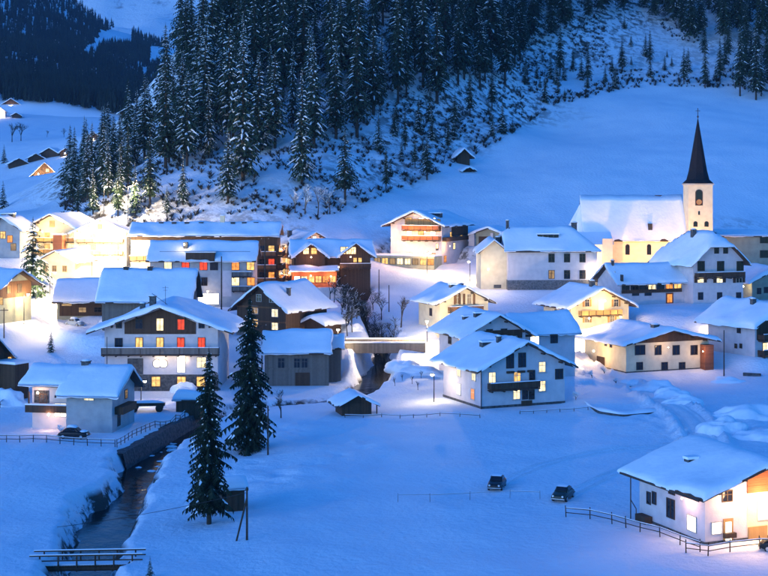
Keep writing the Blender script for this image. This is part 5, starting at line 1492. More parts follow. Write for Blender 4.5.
# ------------------------------------------------------------------ spruces
def spruce_meshes(seed, H, rad, whorl=0.85, nbr=9, nodes=4, snowy=0.5, clear=0.12, needle=None, taper=0.85, pad=1.0, rag=0, multi=0):
    rg = random.Random(seed)
    T = MB(); T.bar((0, 0, -1.5), (0, 0, H * 0.5), 0.014 * H + 0.03, n=7, r2=0.008 * H + 0.02); T.bar((0, 0, H * 0.5), (0, 0, H), 0.008 * H + 0.02, n=6, r2=0.015)
    cv, cf, sv, sf = [], [], [], []
    z = H * clear
    while z < H * 0.99:
        t = (z - H * clear) / (H * (1 - clear))
        lmax = rad * (1 - t) ** taper * (0.72 + 0.28 * min(1, t * 6)) + 0.14
        n = max(4, int(nbr * (0.55 + 0.6 * (1 - t))))
        a0 = rg.uniform(0, 6.28)
        for k in range(n):
            if rg.random() < 0.07: continue
            a = a0 + 6.283 * k / n + rg.uniform(-0.35, 0.35)
            l = lmax * (rg.uniform(0.62, 1.14) if not rag else rg.choice((0.45, 0.7, 0.85, 1.0, 1.15, 1.3)) * (0.88 + 0.22 * math.sin(a * 2 + z * 1.1)) * rg.uniform(0.85, 1.1))
            ca, sa = math.cos(a), math.sin(a)
            zz = z + rg.uniform(-0.4, 0.4) * whorl
            dr = rg.uniform(0.28, 0.52) * (1.15 - 0.55 * t)
            pts = []
            for i in range(nodes + 1):
                s_ = i / nodes
                q = l * s_
                pts.append(Vector((ca * q, sa * q, zz + 0.12 * l * math.sin(s_ * 3.0) - dr * l * s_ ** 1.3)))
            for i in range(nodes):
                s_ = (i + 0.5) / nodes
                wd = l * 0.36 * (1.0 - 0.75 * s_) * rg.uniform(0.7, 1.3) + 0.10
                p0, p1 = pts[i], pts[i + 1]
                for sg in (-1, 1):
                    nb = len(cv)
                    tip = p0.lerp(p1, rg.uniform(0.7, 1.25)) + Vector((-sa * sg * wd, ca * sg * wd, -wd * rg.uniform(0.35, 0.95)))
                    cv += [tuple(p0), tuple(p1), tuple(tip)]; cf.append((nb, nb + 1, nb + 2) if sg > 0 else (nb + 1, nb, nb + 2))
                    if nodes > 5 and rg.random() < 0.8:
                        tip2 = p0.lerp(p1, 0.4) + Vector((-sa * sg * wd * 0.55, ca * sg * wd * 0.55, -wd * rg.uniform(0.7, 1.4))); nb = len(cv)
                        cv += [tuple(p0), tuple(p1), tuple(tip2)]; cf.append((nb, nb + 1, nb + 2))
            # snow pad lying on the branch
            if rg.random() < snowy:
                i0 = rg.randint(1, max(1, nodes - 2)); i1 = min(nodes, i0 + (rg.randint(1, max(1, nodes // 2)) if pad == 1.0 or multi else 1))
                nb = len(sv); m_ = 0
                for i in range(i0, i1 + 1):
                    s_ = i / nodes; wd = (l * 0.15 * (1.1 - 0.7 * s_) * rg.uniform(0.7, 1.2) + 0.05) * pad
                    up = 0.07 + 0.05 * rg.random(); q = pts[i]
                    if i == i1: wd *= 0.3
                    sv += [(q.x + sa * wd, q.y - ca * wd, q.z - wd * 0.45 + 0.03), (q.x, q.y, q.z + up + wd * 0.25), (q.x - sa * wd, q.y + ca * wd, q.z - wd * 0.45 + 0.03)]
                    m_ += 1
                for i in range(m_ - 1):
                    b_ = nb + i * 3; sf.append((b_, b_ + 3, b_ + 4, b_ + 1)); sf.append((b_ + 1, b_ + 4, b_ + 5, b_ + 2))
        z += whorl * rg.uniform(0.75, 1.2) * (0.7 + 0.3 * (1 - t))
    # leading shoot
    nb = len(cv); cv += [(0.12, 0, H * 0.96), (-0.1, 0.08, H * 0.96), (0, 0, H + 0.5), (0, -0.12, H * 0.96)]; cf += [(nb, nb + 1, nb + 2), (nb + 1, nb + 3, nb + 2), (nb + 3, nb, nb + 2)]
    return (T.mesh('trunk', [BARK]), me_from('crown', cv, cf, needle or NEEDLE), me_from('snow', sv, sf, ROOFSNOW))
def spruce(p, meshes, s, rz, label, group=None, name='spruce_tree', sx=None):
    root = empty(name, p, rz, label, 'tree', group)
    root.scale = ((sx or s), (sx or s), s)
    ob('trunk', meshes[0], root); ob('crown', meshes[1], root); ob('snow', meshes[2], root)['kind'] = 'stuff'
    return root
VH = 25.0
VAR_S = [spruce_meshes(100 + k, VH, 3.8 + 0.35 * (k % 3), snowy=0.62, pad=0.72, multi=1, clear=0.08 + 0.05 * (k % 3)) for k in range(5)]
VAR_M = [spruce_meshes(200 + k, VH, 3.6 + 0.4 * (k % 3), snowy=0.30, pad=0.6, multi=1, clear=0.14 + 0.05 * (k % 3)) for k in range(5)]
VAR_D = [spruce_meshes(300 + k, VH, 3.5 + 0.4 * (k % 3), snowy=0.12, pad=0.55, multi=1, clear=0.2) for k in range(4)]
VAR_Y = [spruce_meshes(400 + k, 9.0, 2.1, whorl=0.55, nbr=8, nodes=3, snowy=0.35, clear=0.03) for k in range(4)]

# two tall dark spruces near the stream
q = gp(209, 524); hh = (525 - 352) * q.y / F
spruce(q, spruce_meshes(901, hh, hh * 0.135, whorl=0.30, nbr=11, nodes=8, snowy=0.5, clear=0.1, needle=NEEDLE2, pad=0.55, taper=0.66, rag=1), 1, 0.4, 'tall dark spruce nearest the stream, in front of its taller neighbour')
q = gp(250, 452); hh = (452 - 298) * q.y / F
spruce(q, spruce_meshes(902, hh, hh * 0.15, whorl=0.32, nbr=11, nodes=8, snowy=0.5, clear=0.05, needle=NEEDLE2, pad=0.55, taper=0.66, rag=1), 1, 1.4, 'tall dark bushy spruce in front of the guesthouse and old barn')
q = gp(150, 577); spruce(q, VAR_Y[0], 0.19, 0.3, 'tiny spruce sapling poking from the snow at the bottom edge')
q = gp(33, 296); spruce(q, spruce_meshes(903, 17.0, 4.8, whorl=0.7, nbr=9, nodes=5, snowy=0.6, clear=0.06), (296 - 218) * q.y / F / 17.0, 0.3, 'snow-laden spruce lit orange in the square before the floodlit inn')
q = gp(51, 352); spruce(q, VAR_Y[1], 0.42, 0.9, 'small snowy spruce showing above the roof of the timber house')

# hillside forest -------------------------------------------------------------
EDGE = np.array([(-50, 208), (40, 206), (70, 206), (100, 202), (128, 206), (140, 196), (155, 172), (180, 168), (210, 160), (245, 160), (275, 150), (300, 152), (330, 147), (350, 139), (385, 108), (400, 104), (440, 104), (470, 88), (500, 80), (530, 62), (556, 44), (585, 26), (620, 22), (660, 30), (690, 52), (720, 80), (745, 96), (768, 102), (1000, 104)], float)
LEFT = np.array([(-30, 215), (20, 205), (60, 150), (100, 118), (150, 88), (215, 60)], float)
def front_edge(px): return np.interp(px, EDGE[:, 0], EDGE[:, 1])
cand = []
hand = [(165.6, 168, 64), (187, 166, 70), (208.6, 158, 78), (243, 180, 35), (259, 152, 51), (275, 148, 51), (302, 184, 66), (314, 148, 39), (345, 205, 129), (357, 137, 18), (398, 103, -4), (437, 103, -6),
        (386, 191, 145), (427, 180, 135), (183, 205, 150), (228, 203, 128), (167, 217, 186), (135, 214, 160), (118, 216, 168), (93, 214, 168), (150, 205, 128), (108, 198, 138), (128, 190, 120), (78, 214, 176),
        (588, 84, 42), (573, 72, 44), (705, 88, 38), (622, 72, 38), (560, 76, 20), (480, 88, 10), (505, 84, 8), (720, 84, 34), (740, 96, 22), (756, 100, 20), (684, 84, 46), (650, 64, 28), (455, 130, 92), (470, 116, 70), (448, 150, 118), (492, 108, 70), (415, 168, 138), (405, 150, 108)]
for px, py, top in hand:
    q = gp(px, py); cand.append((q, (py - top) * q.y / F, True))
occ = {}
def free(q, r):
    i, j = int(q.x // 6), int(q.y // 6)
    for a in (-1, 0, 1):
        for b_ in (-1, 0, 1):
            for w in occ.get((i + a, j + b_), ()):
                if (w.x - q.x) ** 2 + (w.y - q.y) ** 2 < r * r: return False
    occ.setdefault((i, j), []).append(q); return True
for q, h_, f_ in cand: free(q, 0.1)
N_ = 9000
pxs = RNG.uniform(20, 830, N_); dd = RNG.uniform(370, 640, N_)
xx = (pxs - 384) * dd / F; zz = hgt(xx, dd)
pys = YH - (zz - CZ) * F / dd
rr_ = RNG.uniform(0, 1, (N_, 3))
fill = []
for i in range(N_):
    px, py = pxs[i], pys[i]
    if py < -45 or py > front_edge(px) - 3: continue
    if px < 68: continue
    if px < 175 and py < np.interp(px, [20, 60, 100, 150, 175], [203, 198, 172, 130, 108]): continue
    if px < 215 and dd[i] > 540: continue
    q = Vector((xx[i], dd[i], zz[i]))
    if not free(q, 5.8 if px > 150 else 4.6): continue
    if vnoise(q.x, q.y, 17, 97) > 0.42 and px < 400: continue
    h_ = (20 + 17 * rr_[i, 0] ** 1.3) * (0.62 if px < 130 else (0.8 if px < 165 else 1.0))
    if px > 560: h_ *= 0.85
    fill.append((q, h_, py))
fill.sort(key=lambda t: t[0].y)
nind = 285 - len(cand)
GRP = 'snow-dusted spruces covering the steep hillside'
def put(q, h_, hi, named=None):
    dep = q.y
    px = 384 + q.x * F / q.y
    py = YH - (q.z - CZ) * F / q.y
    low = py > front_edge(px) - 22
    k = random.randrange(20)
    vs_ = VAR_S if ((low or py > 95) and px < 340 and random.random() < 0.75) else (VAR_M if (px < 420 and py > 60) or low else VAR_D)
    s_ = h_ / VH
    lb = named or ('snow-dusted spruce in the dense wood on the dark upper hillside above the meadow' if px > 400 else 'snow-dusted spruce in the dense wood on the steep spur above the hotels')
    spruce(q, vs_[k % len(vs_)], s_, random.uniform(0, 6.28), lb, 'spruces of the upper hillside wood' if px > 400 else 'spruces of the spur wood', sx=s_ * random.uniform(0.75, 1.25))
NAMED = {165.6: 'tall spruce at the outer corner of the spur wood, against the far mountain', 187: 'tall spruce second from the outer corner of the spur wood', 208.6: 'tall spruce third from the outer corner of the spur wood',
 243: 'tallest snow-flecked spruce reaching far down the front of the spur wood', 259: 'left one of two equal spruces at the front middle of the spur wood', 275: 'right one of two equal spruces at the front middle of the spur wood',
 302: 'slim spruce standing forward of the spur wood on the open rocky slope', 314: 'tall spruce behind the slim forward one in the spur wood', 345: 'bushy spruce standing alone low on the rocky slope above the leafless thicket',
 357: 'tall broad spruce at the right end of the spur wood front', 398: 'tall spruce left of the pair above the scrubby slope at the top edge', 437: 'tall spruce right of the pair above the scrubby slope at the top edge',
 386: 'short spruce at the meadow edge above the hillside hotel', 427: 'short spruce at the meadow edge nearest the tiny timber hut', 183: 'snowy spruce low on the spur directly above the left half of the long hotel', 228: 'snowy spruce low on the spur above the middle of the long hotel',
 167: 'small warmly lit spruce right behind the corner of the long hotel', 135: 'warmly lit snowy spruce tallest behind the dazzling gabled hotel', 118: 'warmly lit snowy spruce left of the tallest lit one',
 588: 'spruce left in the group at the upper edge of the open meadow', 622: 'broad dark spruce in the middle of the group at the upper meadow edge', 705: 'dark spruce at the upper meadow edge left of the dark wood corner'}
for (q, h_, _), hd in zip(cand, hand): put(q, h_, True, NAMED.get(hd[0]))
for q, h_, py in fill[:nind]: put(q, h_, False)
# the rest of the wood, too far back to tell apart
def merged_trees(name, items, label, tiers=7, nb=7, m=None, seed=5):
    rg = random.Random(seed); vs, fs = [], []
    for q, h_ in items:
        r0 = h_ * 0.14; a0 = rg.random() * 6
        for t_ in range(tiers):
            f0 = t_ / tiers; zc_ = q.z + h_ * (0.12 + 0.88 * f0); rr = r0 * (1 - f0) ** 0.85 + 0.15; dz_ = h_ / tiers * 1.5
            for k in range(nb):
                a = a0 + t_ * 0.7 + 6.283 * k / nb + rg.uniform(-0.3, 0.3); l = rr * rg.uniform(0.7, 1.2); w = 0.5
                n0 = len(vs)
                vs += [(q.x, q.y, zc_ + dz_ * 0.55), (q.x + l * math.cos(a - w), q.y + l * math.sin(a - w), zc_ - dz_ * rg.uniform(0.1, 0.4)), (q.x + l * 1.1 * math.cos(a + w), q.y + l * 1.1 * math.sin(a + w), zc_ - dz_ * rg.uniform(0.1, 0.4))]
                fs.append((n0, n0 + 1, n0 + 2))
        n0 = len(vs); t2 = 0.1
        vs += [(q.x - t2, q.y, q.z - 1), (q.x + t2, q.y, q.z - 1), (q.x, q.y, q.z + h_ * 1.02)]; fs.append((n0, n0 + 1, n0 + 2))
    o = ob(name, me_from(name, vs, fs, m or NEEDLE)); return tag(o, label, 'forest', kind='stuff')
def merged_spruces(name, items, label):
    cos, fcs, n0, mi = [], [], 0, []
    for k, (q, h_) in enumerate(items):
        for j, me in enumerate(VAR_D[k % len(VAR_D)][1:]):
            co = np.empty(len(me.vertices) * 3); me.vertices.foreach_get('co', co); co = co.reshape(-1, 3) * (h_ / VH)
            a = RNG.uniform(0, 6.28); ca_, sa_ = math.cos(a), math.sin(a)
            cos.append(np.stack([co[:, 0] * ca_ - co[:, 1] * sa_ + q.x, co[:, 0] * sa_ + co[:, 1] * ca_ + q.y, co[:, 2] + q.z], 1))
            fcs += [tuple(n0 + i for i in p.vertices) for p in me.polygons]; mi += [j] * len(me.polygons); n0 += len(co)
    me = bpy.data.meshes.new(name); me.from_pydata(np.concatenate(cos).tolist(), [], fcs)
    me.materials.append(NEEDLE); me.materials.append(ROOFSNOW); me.polygons.foreach_set('material_index', mi); me.update()
    return tag(ob(name, me), label, 'forest', kind='stuff')
merged_spruces('hillside_forest', [(q, h_) for q, h_, _ in fill[nind:]], 'dense dark wood filling the upper hillside behind the front spruces')
# far mountain forest
items = []
N2 = 15000
px2 = RNG.uniform(-60, 300, N2); d2 = RD0 + (RD1 - RD0) * RNG.uniform(0.0, 1.02, N2) ** 1.1
x2 = (px2 - 384) * d2 / F; z2 = far_h(x2, d2); py2 = YH - (z2 - CZ) * F / d2
cl = vnoise(x2, d2, 60, 81)
for i in range(N2):
    # the snowy clearings on the far slope
    u = px2[i] - 62; 
    if 22 < u < 58 and abs(py2[i] - (57 - 0.62 * (px2[i] - 80))) < 6.5 + 2.5 * cl[i]: continue
    if 100 < px2[i] < 132 and 31 < py2[i] < 47 + 2 * cl[i]: continue
    if 150 < px2[i] < 185 and 47 < py2[i] < 66 and cl[i] > -0.45: continue
    items.append((Vector((x2[i], d2[i], z2[i])), RNG.uniform(11, 19)))
FARN = mat('far spruce needles', (0.006, 0.014, 0.011), 0.9, (0.026, 0.040, 0.032), 0.02, spec=0.1)
merged_trees('mountain_forest', items, 'dark forest covering the far mountainside', 3, 5, FARN, 9)

# ------------------------------------------------------------------ scrub, bushes, bare trees
def twig_tuft(rg, H, n):
    vs, fs = [], []
    for k in range(n):
        a = rg.uniform(0, 6.28); l = H * rg.uniform(0.45, 1.1); sp = rg.uniform(0.1, 1.1); w = 0.03 + 0.028 * H
        tip = Vector((math.cos(a) * l * sp, math.sin(a) * l * sp, l)); n0 = len(vs)
        sx, sy = -math.sin(a) * w, math.cos(a) * w
        md = tip * 0.55 + Vector((0, 0, 0.08 * l))
        vs += [(-sx * .6, -sy * .6, -0.1), (sx * .6, sy * .6, -0.1), (md.x + sx, md.y + sy, md.z), (md.x - sx, md.y - sy, md.z), tuple(tip)]
        fs += [(n0, n0 + 1, n0 + 2, n0 + 3), (n0 + 3, n0 + 2, n0 + 4)]
    return vs, fs
rg = random.Random(3); vs, fs = [], []
N3 = 16000
px3 = RNG.uniform(60, 800, N3); d3 = RNG.uniform(352, 620, N3); x3 = (px3 - 384) * d3 / F; z3 = hgt(x3, d3); py3 = YH - (z3 - CZ) * F / d3
FIELD = np.array([(300, 226), (340, 217), (370, 203), (400, 191), (430, 180), (470, 160), (500, 143), (530, 125), (560, 108), (600, 96), (650, 88), (720, 90), (768, 95), (900, 95)], float)
dn = vnoise(x3, d3, 14, 91); cnt = 0
for i in range(N3):
    px, py = px3[i], py3[i]
    if py < front_edge(px) - 30 or py < -10: continue
    fe = np.interp(px, FIELD[:, 0], FIELD[:, 1]) - 2 if px > 300 else 224
    if py > fe: continue
    hedge = px > 330 and fe - py < 9
    if not hedge and dn[i] < (-0.15 if px > 330 else -0.2): continue
    if cnt > 3600: break
    H = rg.uniform(0.5, 1.9) * (1.35 if hedge else 1.0)
    a, b_ = twig_tuft(rg, H, 15); n0 = len(vs)
    vs += [(v[0] * 1.3 + x3[i], v[1] * 1.3 + d3[i], v[2] * 0.8 + z3[i]) for v in a]; fs += [tuple(j + n0 for j in f) for f in b_]; cnt += 1
SCRUB = mat('scrub twigs', (0.025, 0.026, 0.022), 0.95, (0.06, 0.055, 0.042), 0.3)
o = ob('hillside_scrub', me_from('hillside_scrub', vs, fs, SCRUB)); tag(o, 'dark low scrub dotting the steep snowy hillside', 'scrub', kind='stuff')
# young spruces on the cleared slope
n_y = 0
for i in range(N3 - 1, 0, -1):
    px, py = px3[i], py3[i]
    if px < 375 or py < front_edge(px) + 2: continue
    fe = np.interp(px, FIELD[:, 0], FIELD[:, 1]) - 2
    if py > fe: continue
    q = Vector((x3[i], d3[i], z3[i]))
    if vnoise(q.x, q.y, 30, 95) < -0.1 or not free(q, 4.0): continue
    s_ = random.uniform(0.35, 1.2)
    spruce(q, VAR_Y[n_y % 4], s_, random.uniform(0, 6), 'young dark spruce on the cleared slope between meadow edge and wood', 'young spruces on the cleared slope')
    n_y += 1
    if n_y >= 46: break

def bare_tree(p, H, seed, label, name='bare_tree', depth=4, spread=0.5, m=None, group=None, snow=0.3, cat='tree', r0=None):
    rg = random.Random(seed); root = empty(name, p, rg.uniform(0, 6), label, cat, group)
    T, Bq, Sn = MB(), MB(), MB()
    def grow(a, d, l, r, lev):
        b_ = a + d * l
        (T if lev == 0 else Bq).bar(a, b_, r, n=5 if lev < 2 else 3, r2=r * 0.62)
        if snow and lev >= 1 and rg.random() < snow: Sn.bar(a + Vector((0, 0, r + 0.02)), b_ + Vector((0, 0, r * 0.7 + 0.02)), max(r * 0.9, 0.03), n=3)
        if lev >= depth: return
        for k in range(rg.randint(3, 4)):
            ax = Vector((rg.uniform(-1, 1), rg.uniform(-1, 1), rg.uniform(-0.2, 0.5)))
            nd = (d + ax * spread * (1 + 0.3 * lev)).normalized()
            grow(a.lerp(b_, rg.uniform(0.55, 1.0)), nd, l * rg.uniform(0.55, 0.8), r * 0.6, lev + 1)
    grow(Vector((0, 0, -0.3)), Vector((rg.uniform(-.08, .08), rg.uniform(-.08, .08), 1)).normalized(), H * 0.36, r0 or H * 0.022, 0)
    T.build('trunk', [m or TWIG], root); Bq.build('branches', [m or TWIG], root)['kind'] = 'stuff'
    if snow and Sn.v: Sn.build('snow', [ROOFSNOW], root)['kind'] = 'stuff'
    return root
bare_tree(gp(281, 418), 5.2, 5, 'small leafless tree right of the tall spruces in front of the barn', snow=False)
bare_tree(gp(401, 326), 7.5, 8, 'thin leafless tree left of the blazing bridge lamp', snow=False)
for k, (px, py, s_) in enumerate([(395, 386, 2.2), (402, 381, 1.8), (412, 384, 2.4), (421, 378, 2.0), (418, 390, 2.3)]):
    bare_tree(gp(px, py), s_, 40 + k, ['leafless sapling nearest the stream below the bridge', 'small leafless sapling behind the stream bank saplings', 'tall leafless sapling in the middle of the lit bank', 'leafless sapling beside the bent pole on the lit bank', 'leafless sapling nearest the lilac-white house on the lit bank'][k], depth=3, snow=False, name='sapling')
GULLY = mat('gully twigs', (0.018, 0.02, 0.015), 0.95, (0.055, 0.05, 0.035), 0.6)
for k in range(66):
    t_ = k / 65; i = int(128 + t_ * 46); q = RIVER[min(i, len(RIVER) - 1)]
    s_ = (-1) ** k
    x, y = q[0] + s_ * random.uniform(0.6, 4.8) - 2.4, q[1] + random.uniform(-3, 3)
    if y < 259: continue
    z = float(hgt(x, y)[0])
    bare_tree(Vector((x, y, z)), random.uniform(4.5, 8.0), 70 + k, 'dark twiggy bush in the thicket along the upper stream gully', 'bush', 4, 0.75, GULLY, 'bushes of the stream gully', 0.05, 'bush', r0=0.12)
for k, (px, py, hh) in enumerate([(305, 214, 9), (318, 213, 8), (330, 214, 8), (295, 213, 7), (340, 212, 5)]):
    bare_tree(gp(px, py), hh, 130 + k, 'tall brown leafless thicket tree at the foot of the spur above the inn', 'bare_tree', 4, 0.45, TWIG, 'leafless trees at the foot of the spur', True)
for k, (px, py, hh, lb) in enumerate([(12, 142, 16, 'far leafless tree, larger of the pair in the valley field'), (21, 141, 15, 'far leafless tree beside the larger one in the valley field'), (47, 137, 6, 'small far bush in the middle of the valley field'), (64, 137, 7, 'small far bush nearest the lit barn in the valley field')]):
    bare_tree(gp(px, py), hh, 160 + k, lb, 'bare_tree', 4, 0.6, GULLY, None, False)
for px, py, s_, lb in [(4, 163, 1.2, 'small dark spruce beside the far sheds at the picture edge'), (99, 113, 2.1, 'lone dark spruce on the upper valley field'), (3, 208, 1.1, 'dark spruce at the picture edge above the square'), (128, 122, 1.8, 'dark spruce at the end of the upper valley field')]:
    spruce(gp(px, py), VAR_Y[0], s_, 0.5, lb)
# bushes near houses
for k, (px, py, s_, lb) in enumerate([(592, 378, 1.7, 'dark snowy bush, nearer of two right of the lilac-white house'), (604, 374, 1.6, 'dark snowy bush at the lane corner'), (616, 383, 1.2, 'small dark bush beside the lane'), (576, 400, 1.6, 'dark bush at the corner of the lilac-white house'), (630, 388, 0.8, 'tiny dark bush by the wheel ruts'), (60, 436, 1.5, 'dark snow-topped bush behind the snow-capped dark car')]):
    bare_tree(gp(px, py), s_ * 1.3, 190 + k, lb, 'bush', 4, 0.9, GULLY, None, True, 'bush', r0=0.06)

# ------------------------------------------------------------------ far farm buildings
h = House('far_farm', 'farmhouse', 'lit farmhouse with steep snowy gable alone in the valley field')
h.block(0, 12, 0, 10, 4.4, 6.0, side=1.6, end=1.5, wall=DWOOD, snow=0.5, zb=-4)
for u, z, l in [(3, 2.2, 'w'), (6, 2.2, 'b'), (9, 2.2, 'w'), (7.4, 6.2, 'w')]: h.win('f', 0, u, z, 1.6, 1.7, l, frame=MWOOD)
h.lamp((3, -4, 4.2), 6500, (1, 0.66, 0.3), 0.3); h.lamp((10, -4, 4.2), 5000, (1, 0.66, 0.3), 0.3)
def far_house(px, py, w, ln, rz, ze, rise, label, lights=(), power=0, wall=None, cat='farmhouse', name='farmhouse'):
    q = gp(px, py); SITES['tmp'] = (px, py, q.y, 'fl', w, ln, rz)
    hs = House('tmp', name, label, cat); hs.root.location.z = q.z; 
    hs.block(0, w, 0, ln, ze, rise, side=1.2, end=1.2, wall=wall or DWOOD, snow=0.5, zb=-4)
    for u, z, l in lights: hs.win('f', 0, u, z, 1.5, 1.6, l, frame=MWOOD)
    if power: hs.lamp((w / 2, -3, ze * 0.7), power, (1, 0.7, 0.36), 0.3)
far_house(2, 110, 15, 12, 8, 5, 5, 'far chalet with three lit windows at the top of the valley field', [(3, 2.5, 'b'), (7.5, 2.5, 'b'), (12, 2.5, 'b')], 2600, name='farmhouse')
far_house(-6, 117, 9, 9, 8, 5, 3.5, 'bright far house cut by the picture edge', [(2, 2.5, 'b'), (6, 2.5, 'b')], 3500, WHITE)
far_house(12, 118, 7, 6, 5, 2.5, 2.0, 'tiny far shed on the upper valley field', cat='shed', name='shed')
far_house(9, 169, 11, 8, 20, 3.4, 3.0, 'far dark shed nearest the picture edge in the valley', cat='shed', name='shed')
far_house(28, 163, 9, 8, 15, 3.0, 2.6, 'low far shed between two larger sheds in the valley', cat='shed', name='shed')
far_house(41, 159, 11, 9, -10, 3.6, 3.0, 'far dark shed behind the lit farmhouse', cat='shed', name='shed')
far_house(60, 157, 6, 6, 10, 3.0, 2.4, 'small far hut with a warm glimmer beside the spur trees', [(3, 1.8, 'y')], 300, name='hut', cat='hut')
far_house(86, 143, 9, 8, 10, 3.6, 3.0, 'far barn with one lit window at the edge of the wood', [(4, 2, 'w')], 250, name='barn', cat='barn')
far_house(121, 121, 9, 7, 0, 3.6, 2.8, 'far dark hut at the end of the upper valley field', cat='hut', name='hut')
far_house(457, 163, 4.0, 4.0, 12, 2.6, 1.8, 'tiny timber hut at the meadow edge below the scrub', cat='hut', name='hut')
far_house(464, 172, 2.6, 2.2, 25, 0.9, 0.6, 'low crib half buried in snow below the meadow hut', cat='hut', name='crib')

# ------------------------------------------------------------------ snow heaps
def heap(px, py, rx, ry, hh, label, seed, rz=0):
    hh *= 1.55; rx *= 1.1; q = gp(px, py); bm = bmesh.new(); bmesh.ops.create_icosphere(bm, subdivisions=4, radius=1)
    for v in bm.verts:
        f_ = 1 + 0.26 * float(vnoise(v.co.x * 2 + seed, v.co.y * 2 + v.co.z * 1.5, 0.9, 111)) + 0.10 * float(vnoise(v.co.x * 5 + seed, v.co.y * 5 + v.co.z * 4, 0.9, 112)); v.co *= f_
        v.co.x *= rx; v.co.y *= ry; v.co.z *= hh
    me = bpy.data.meshes.new('snow_heap'); bm.to_mesh(me); bm.free(); me.materials.append(SNOW)
    for f in me.polygons: f.use_smooth = True
    o = ob('snow_heap', me, None, q - Vector((0, 0, hh * 0.35)), (0, 0, rz)); return tag(o, label, 'snow heap', 'heaps of cleared snow')
for k, a in enumerate([(655, 390, 4.0, 2.4, 1.5, 'large lumpy snow heap beside the lane in front of the wide house'), (684, 402, 3.0, 1.6, 0.9, 'lower snow heap along the lane bend'), (632, 384, 2.0, 1.4, 0.8, 'small snow heap by the lane'),
                       (420, 372, 4.4, 2.2, 0.95, 'long snow heap under the blazing bridge lamp'), (404, 366, 2.6, 2.0, 0.9, 'snow heap between stream and bridge lamp'), (10, 404, 3.0, 2.2, 2.0, 'rose-lit snow heap by the short fence at the picture edge'),
                       (28, 388, 2.4, 2.0, 1.5, 'rounded snow heap left of the timber house'), (185, 392, 2.0, 1.4, 1.2, 'rounded snow heap in front of the guesthouse entrance'), (748, 418, 6.0, 3.0, 1.7, 'broad rough bank of cleared snow right of the lane'),
                       (350, 330, 2.8, 1.6, 1.2, 'snow-laden mound right of the dark brown timber chalet'), (728, 382, 3.0, 1.5, 0.9, 'snow heap in front of the edge house'),
                       (722, 428, 3.4, 2.0, 1.3, 'rough snow heap between the lane and the broad bank of cleared snow'), (672, 396, 2.6, 1.5, 1.1, 'snow heap on the outer side of the lane bend'), (760, 438, 4.0, 2.4, 1.3, 'rough snow heap above the roof of the front house at the picture edge')]):
    heap(*a[:5], a[5], 10 + k * 7, random.uniform(-0.3, 0.3))
# dry stone wall edging the garden terrace
pts = catmull([tuple(gp(*t_)) for t_ in [(586, 404), (592, 409), (602, 414), (625, 416.5), (650, 414), (671, 410)]], 12)
b, b2 = MB(), MB()
for k in range(len(pts) - 1):
    (xa, ya, za), (xb, yb, zb2) = pts[k], pts[k + 1]
    ja, jb = 0.12 * math.sin(k * 0.5), 0.12 * math.sin(k * 0.5 + 0.5)
    za = zb2 = 0.0
    b.add([(xa, ya + ja, -0.6), (xb, yb + jb, -0.6), (xb, yb + jb + 0.08, 0.62), (xa, ya + ja + 0.08, 0.62), (xa, ya + 0.9, 0.62), (xb, yb + 0.9, 0.62)], [(0, 1, 2, 3), (3, 2, 5, 4)])
    h0, h1 = 0.80 + 0.1 * math.sin(k * 0.3), 0.80 + 0.1 * math.sin(k * 0.3 + 0.3)
    b2.add([(xa, ya + ja - 0.1, 0.56), (xb, yb + jb - 0.1, 0.56), (xb, yb + jb - 0.02, h1), (xa, ya + ja - 0.02, h0), (xb, yb + 1.6, h1 + 0.05), (xa, ya + 1.6, h0 + 0.05), (xb, yb + 2.6, 0.3), (xa, ya + 2.6, 0.3)], [(0, 1, 2, 3), (3, 2, 4, 5), (5, 4, 6, 7)])
o = b.build('garden_wall', [DARKST]); tag(o, 'low dark stone wall under the raised snowy plot beside the lane', 'wall')
b2.build('snow', [SNOW], o, smooth=True)
b = MB(); b.box(-1.5, 1.5, -0.25, 0.25, -0.3, 0.5); w_ = b.build('water_trough', [DARKST], None, gp(752, 376), (0, 0, R(-25))); tag(w_, 'low dark trough on the snow before the edge house', 'trough')
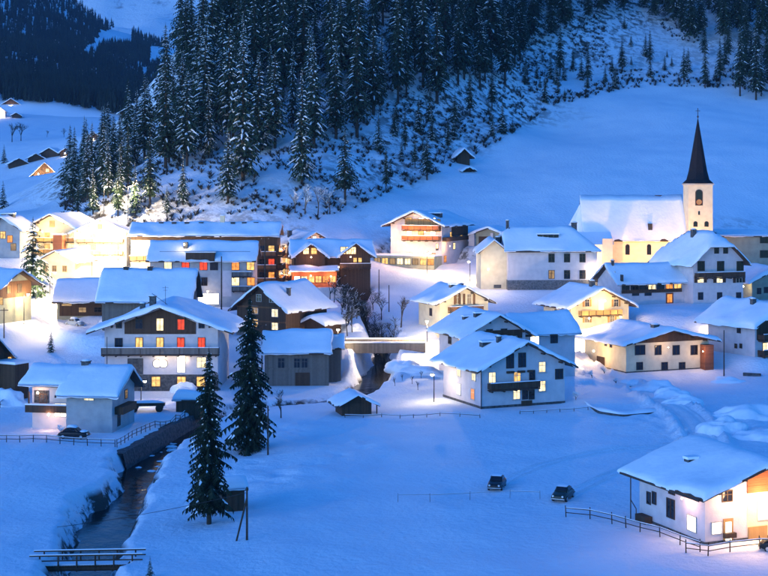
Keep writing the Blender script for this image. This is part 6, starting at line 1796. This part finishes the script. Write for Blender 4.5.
# snowed-in hay wagon in the guesthouse yard
q = gp(147, 411); wg = empty('hay_wagon', q, R(6), 'snow-covered flat hay wagon in the yard between guesthouse and stream', 'wagon')
b = MB(); b.box(-2.6, 2.6, -1.0, 1.0, 0.85, 1.05); b.build('deck', [DWOOD], wg)
b = MB(); b.box(-2.6, 2.6, -1.06, -1.003, 0.85, 1.3); b.build('side_board', [DWOOD], wg)
for x in (-1.8, 1.8):
    for y in (-1.05, 1.05):
        b = MB(); b.lathe([(0.1, -0.06), (0.55, -0.05), (0.55, 0.05), (0.1, 0.06)], 14); b.build('wheel', [DWOOD], wg, (x, y, 0.5), (R(90), 0, 0))
b = MB(); b.lathe([(1.0, 0), (1.02, 0.15), (0.8, 0.4), (0.3, 0.52), (0.02, 0.54)], 18); o = b.build('snow', [ROOFSNOW], wg, (0, 0, 1.06), smooth=True); o.scale = (2.55, 0.98, 1)
# wheel tracks the two field cars left in the snow
for pa, lb in [([(497, 487), (520, 474), (560, 460), (610, 450), (660, 446), (694, 440)], 'faint wheel tracks from the farther field car to the lane'), ([(563, 498), (590, 484), (630, 466), (668, 454), (697, 446)], 'faint wheel tracks from the nearer field car to the lane')]:
    for sg in (-0.62, 0.62):
        ln = catmull([tuple(gp(*t_)) for t_ in pa], 16); tt = np.gradient(ln[:, :2], axis=0); tt /= np.linalg.norm(tt, axis=1)[:, None]
        vs, fs = [], []
        for k in range(len(ln)):
            for o_, z_ in ((-0.34, -0.03), (-0.17, 0.075), (-0.1, 0.02), (0.1, 0.02), (0.17, 0.075), (0.34, -0.03)):
                x_, y_ = ln[k, 0] - tt[k, 1] * (o_ + sg), ln[k, 1] + tt[k, 0] * (o_ + sg); vs.append((x_, y_, z_ + float(hgt(x_, y_)[0]) + 0.02))
        for k in range(len(ln) - 1):
            for j in range(5): fs.append((k * 6 + j, k * 6 + j + 1, k * 6 + j + 7, k * 6 + j + 6))
        tag(ob('path', me_from('path', vs, fs, PACKED, True)), lb, kind='structure')
# thin evening haze over the whole valley
HZ = bpy.data.materials.new('evening haze'); HZ.use_nodes = True
n = HZ.node_tree.nodes; n.clear(); vo = n.new('ShaderNodeVolumePrincipled'); mo = n.new('ShaderNodeOutputMaterial')
vo.inputs['Color'].default_value = (0.40, 0.66, 1.0, 1); vo.inputs['Density'].default_value = 0.00006; vo.inputs['Anisotropy'].default_value = 0.0
HZ.node_tree.links.new(vo.outputs[0], mo.inputs['Volume'])
b = MB(); b.box(-4200, 4200, -60, 6800, -8, 2600); tag(b.build('haze', [HZ]), 'thin blue evening haze filling the valley', kind='stuff')
print('objects', len(bpy.data.objects), 'fill', len(fill), 'tris', sum(len(m.polygons) for m in bpy.data.meshes))
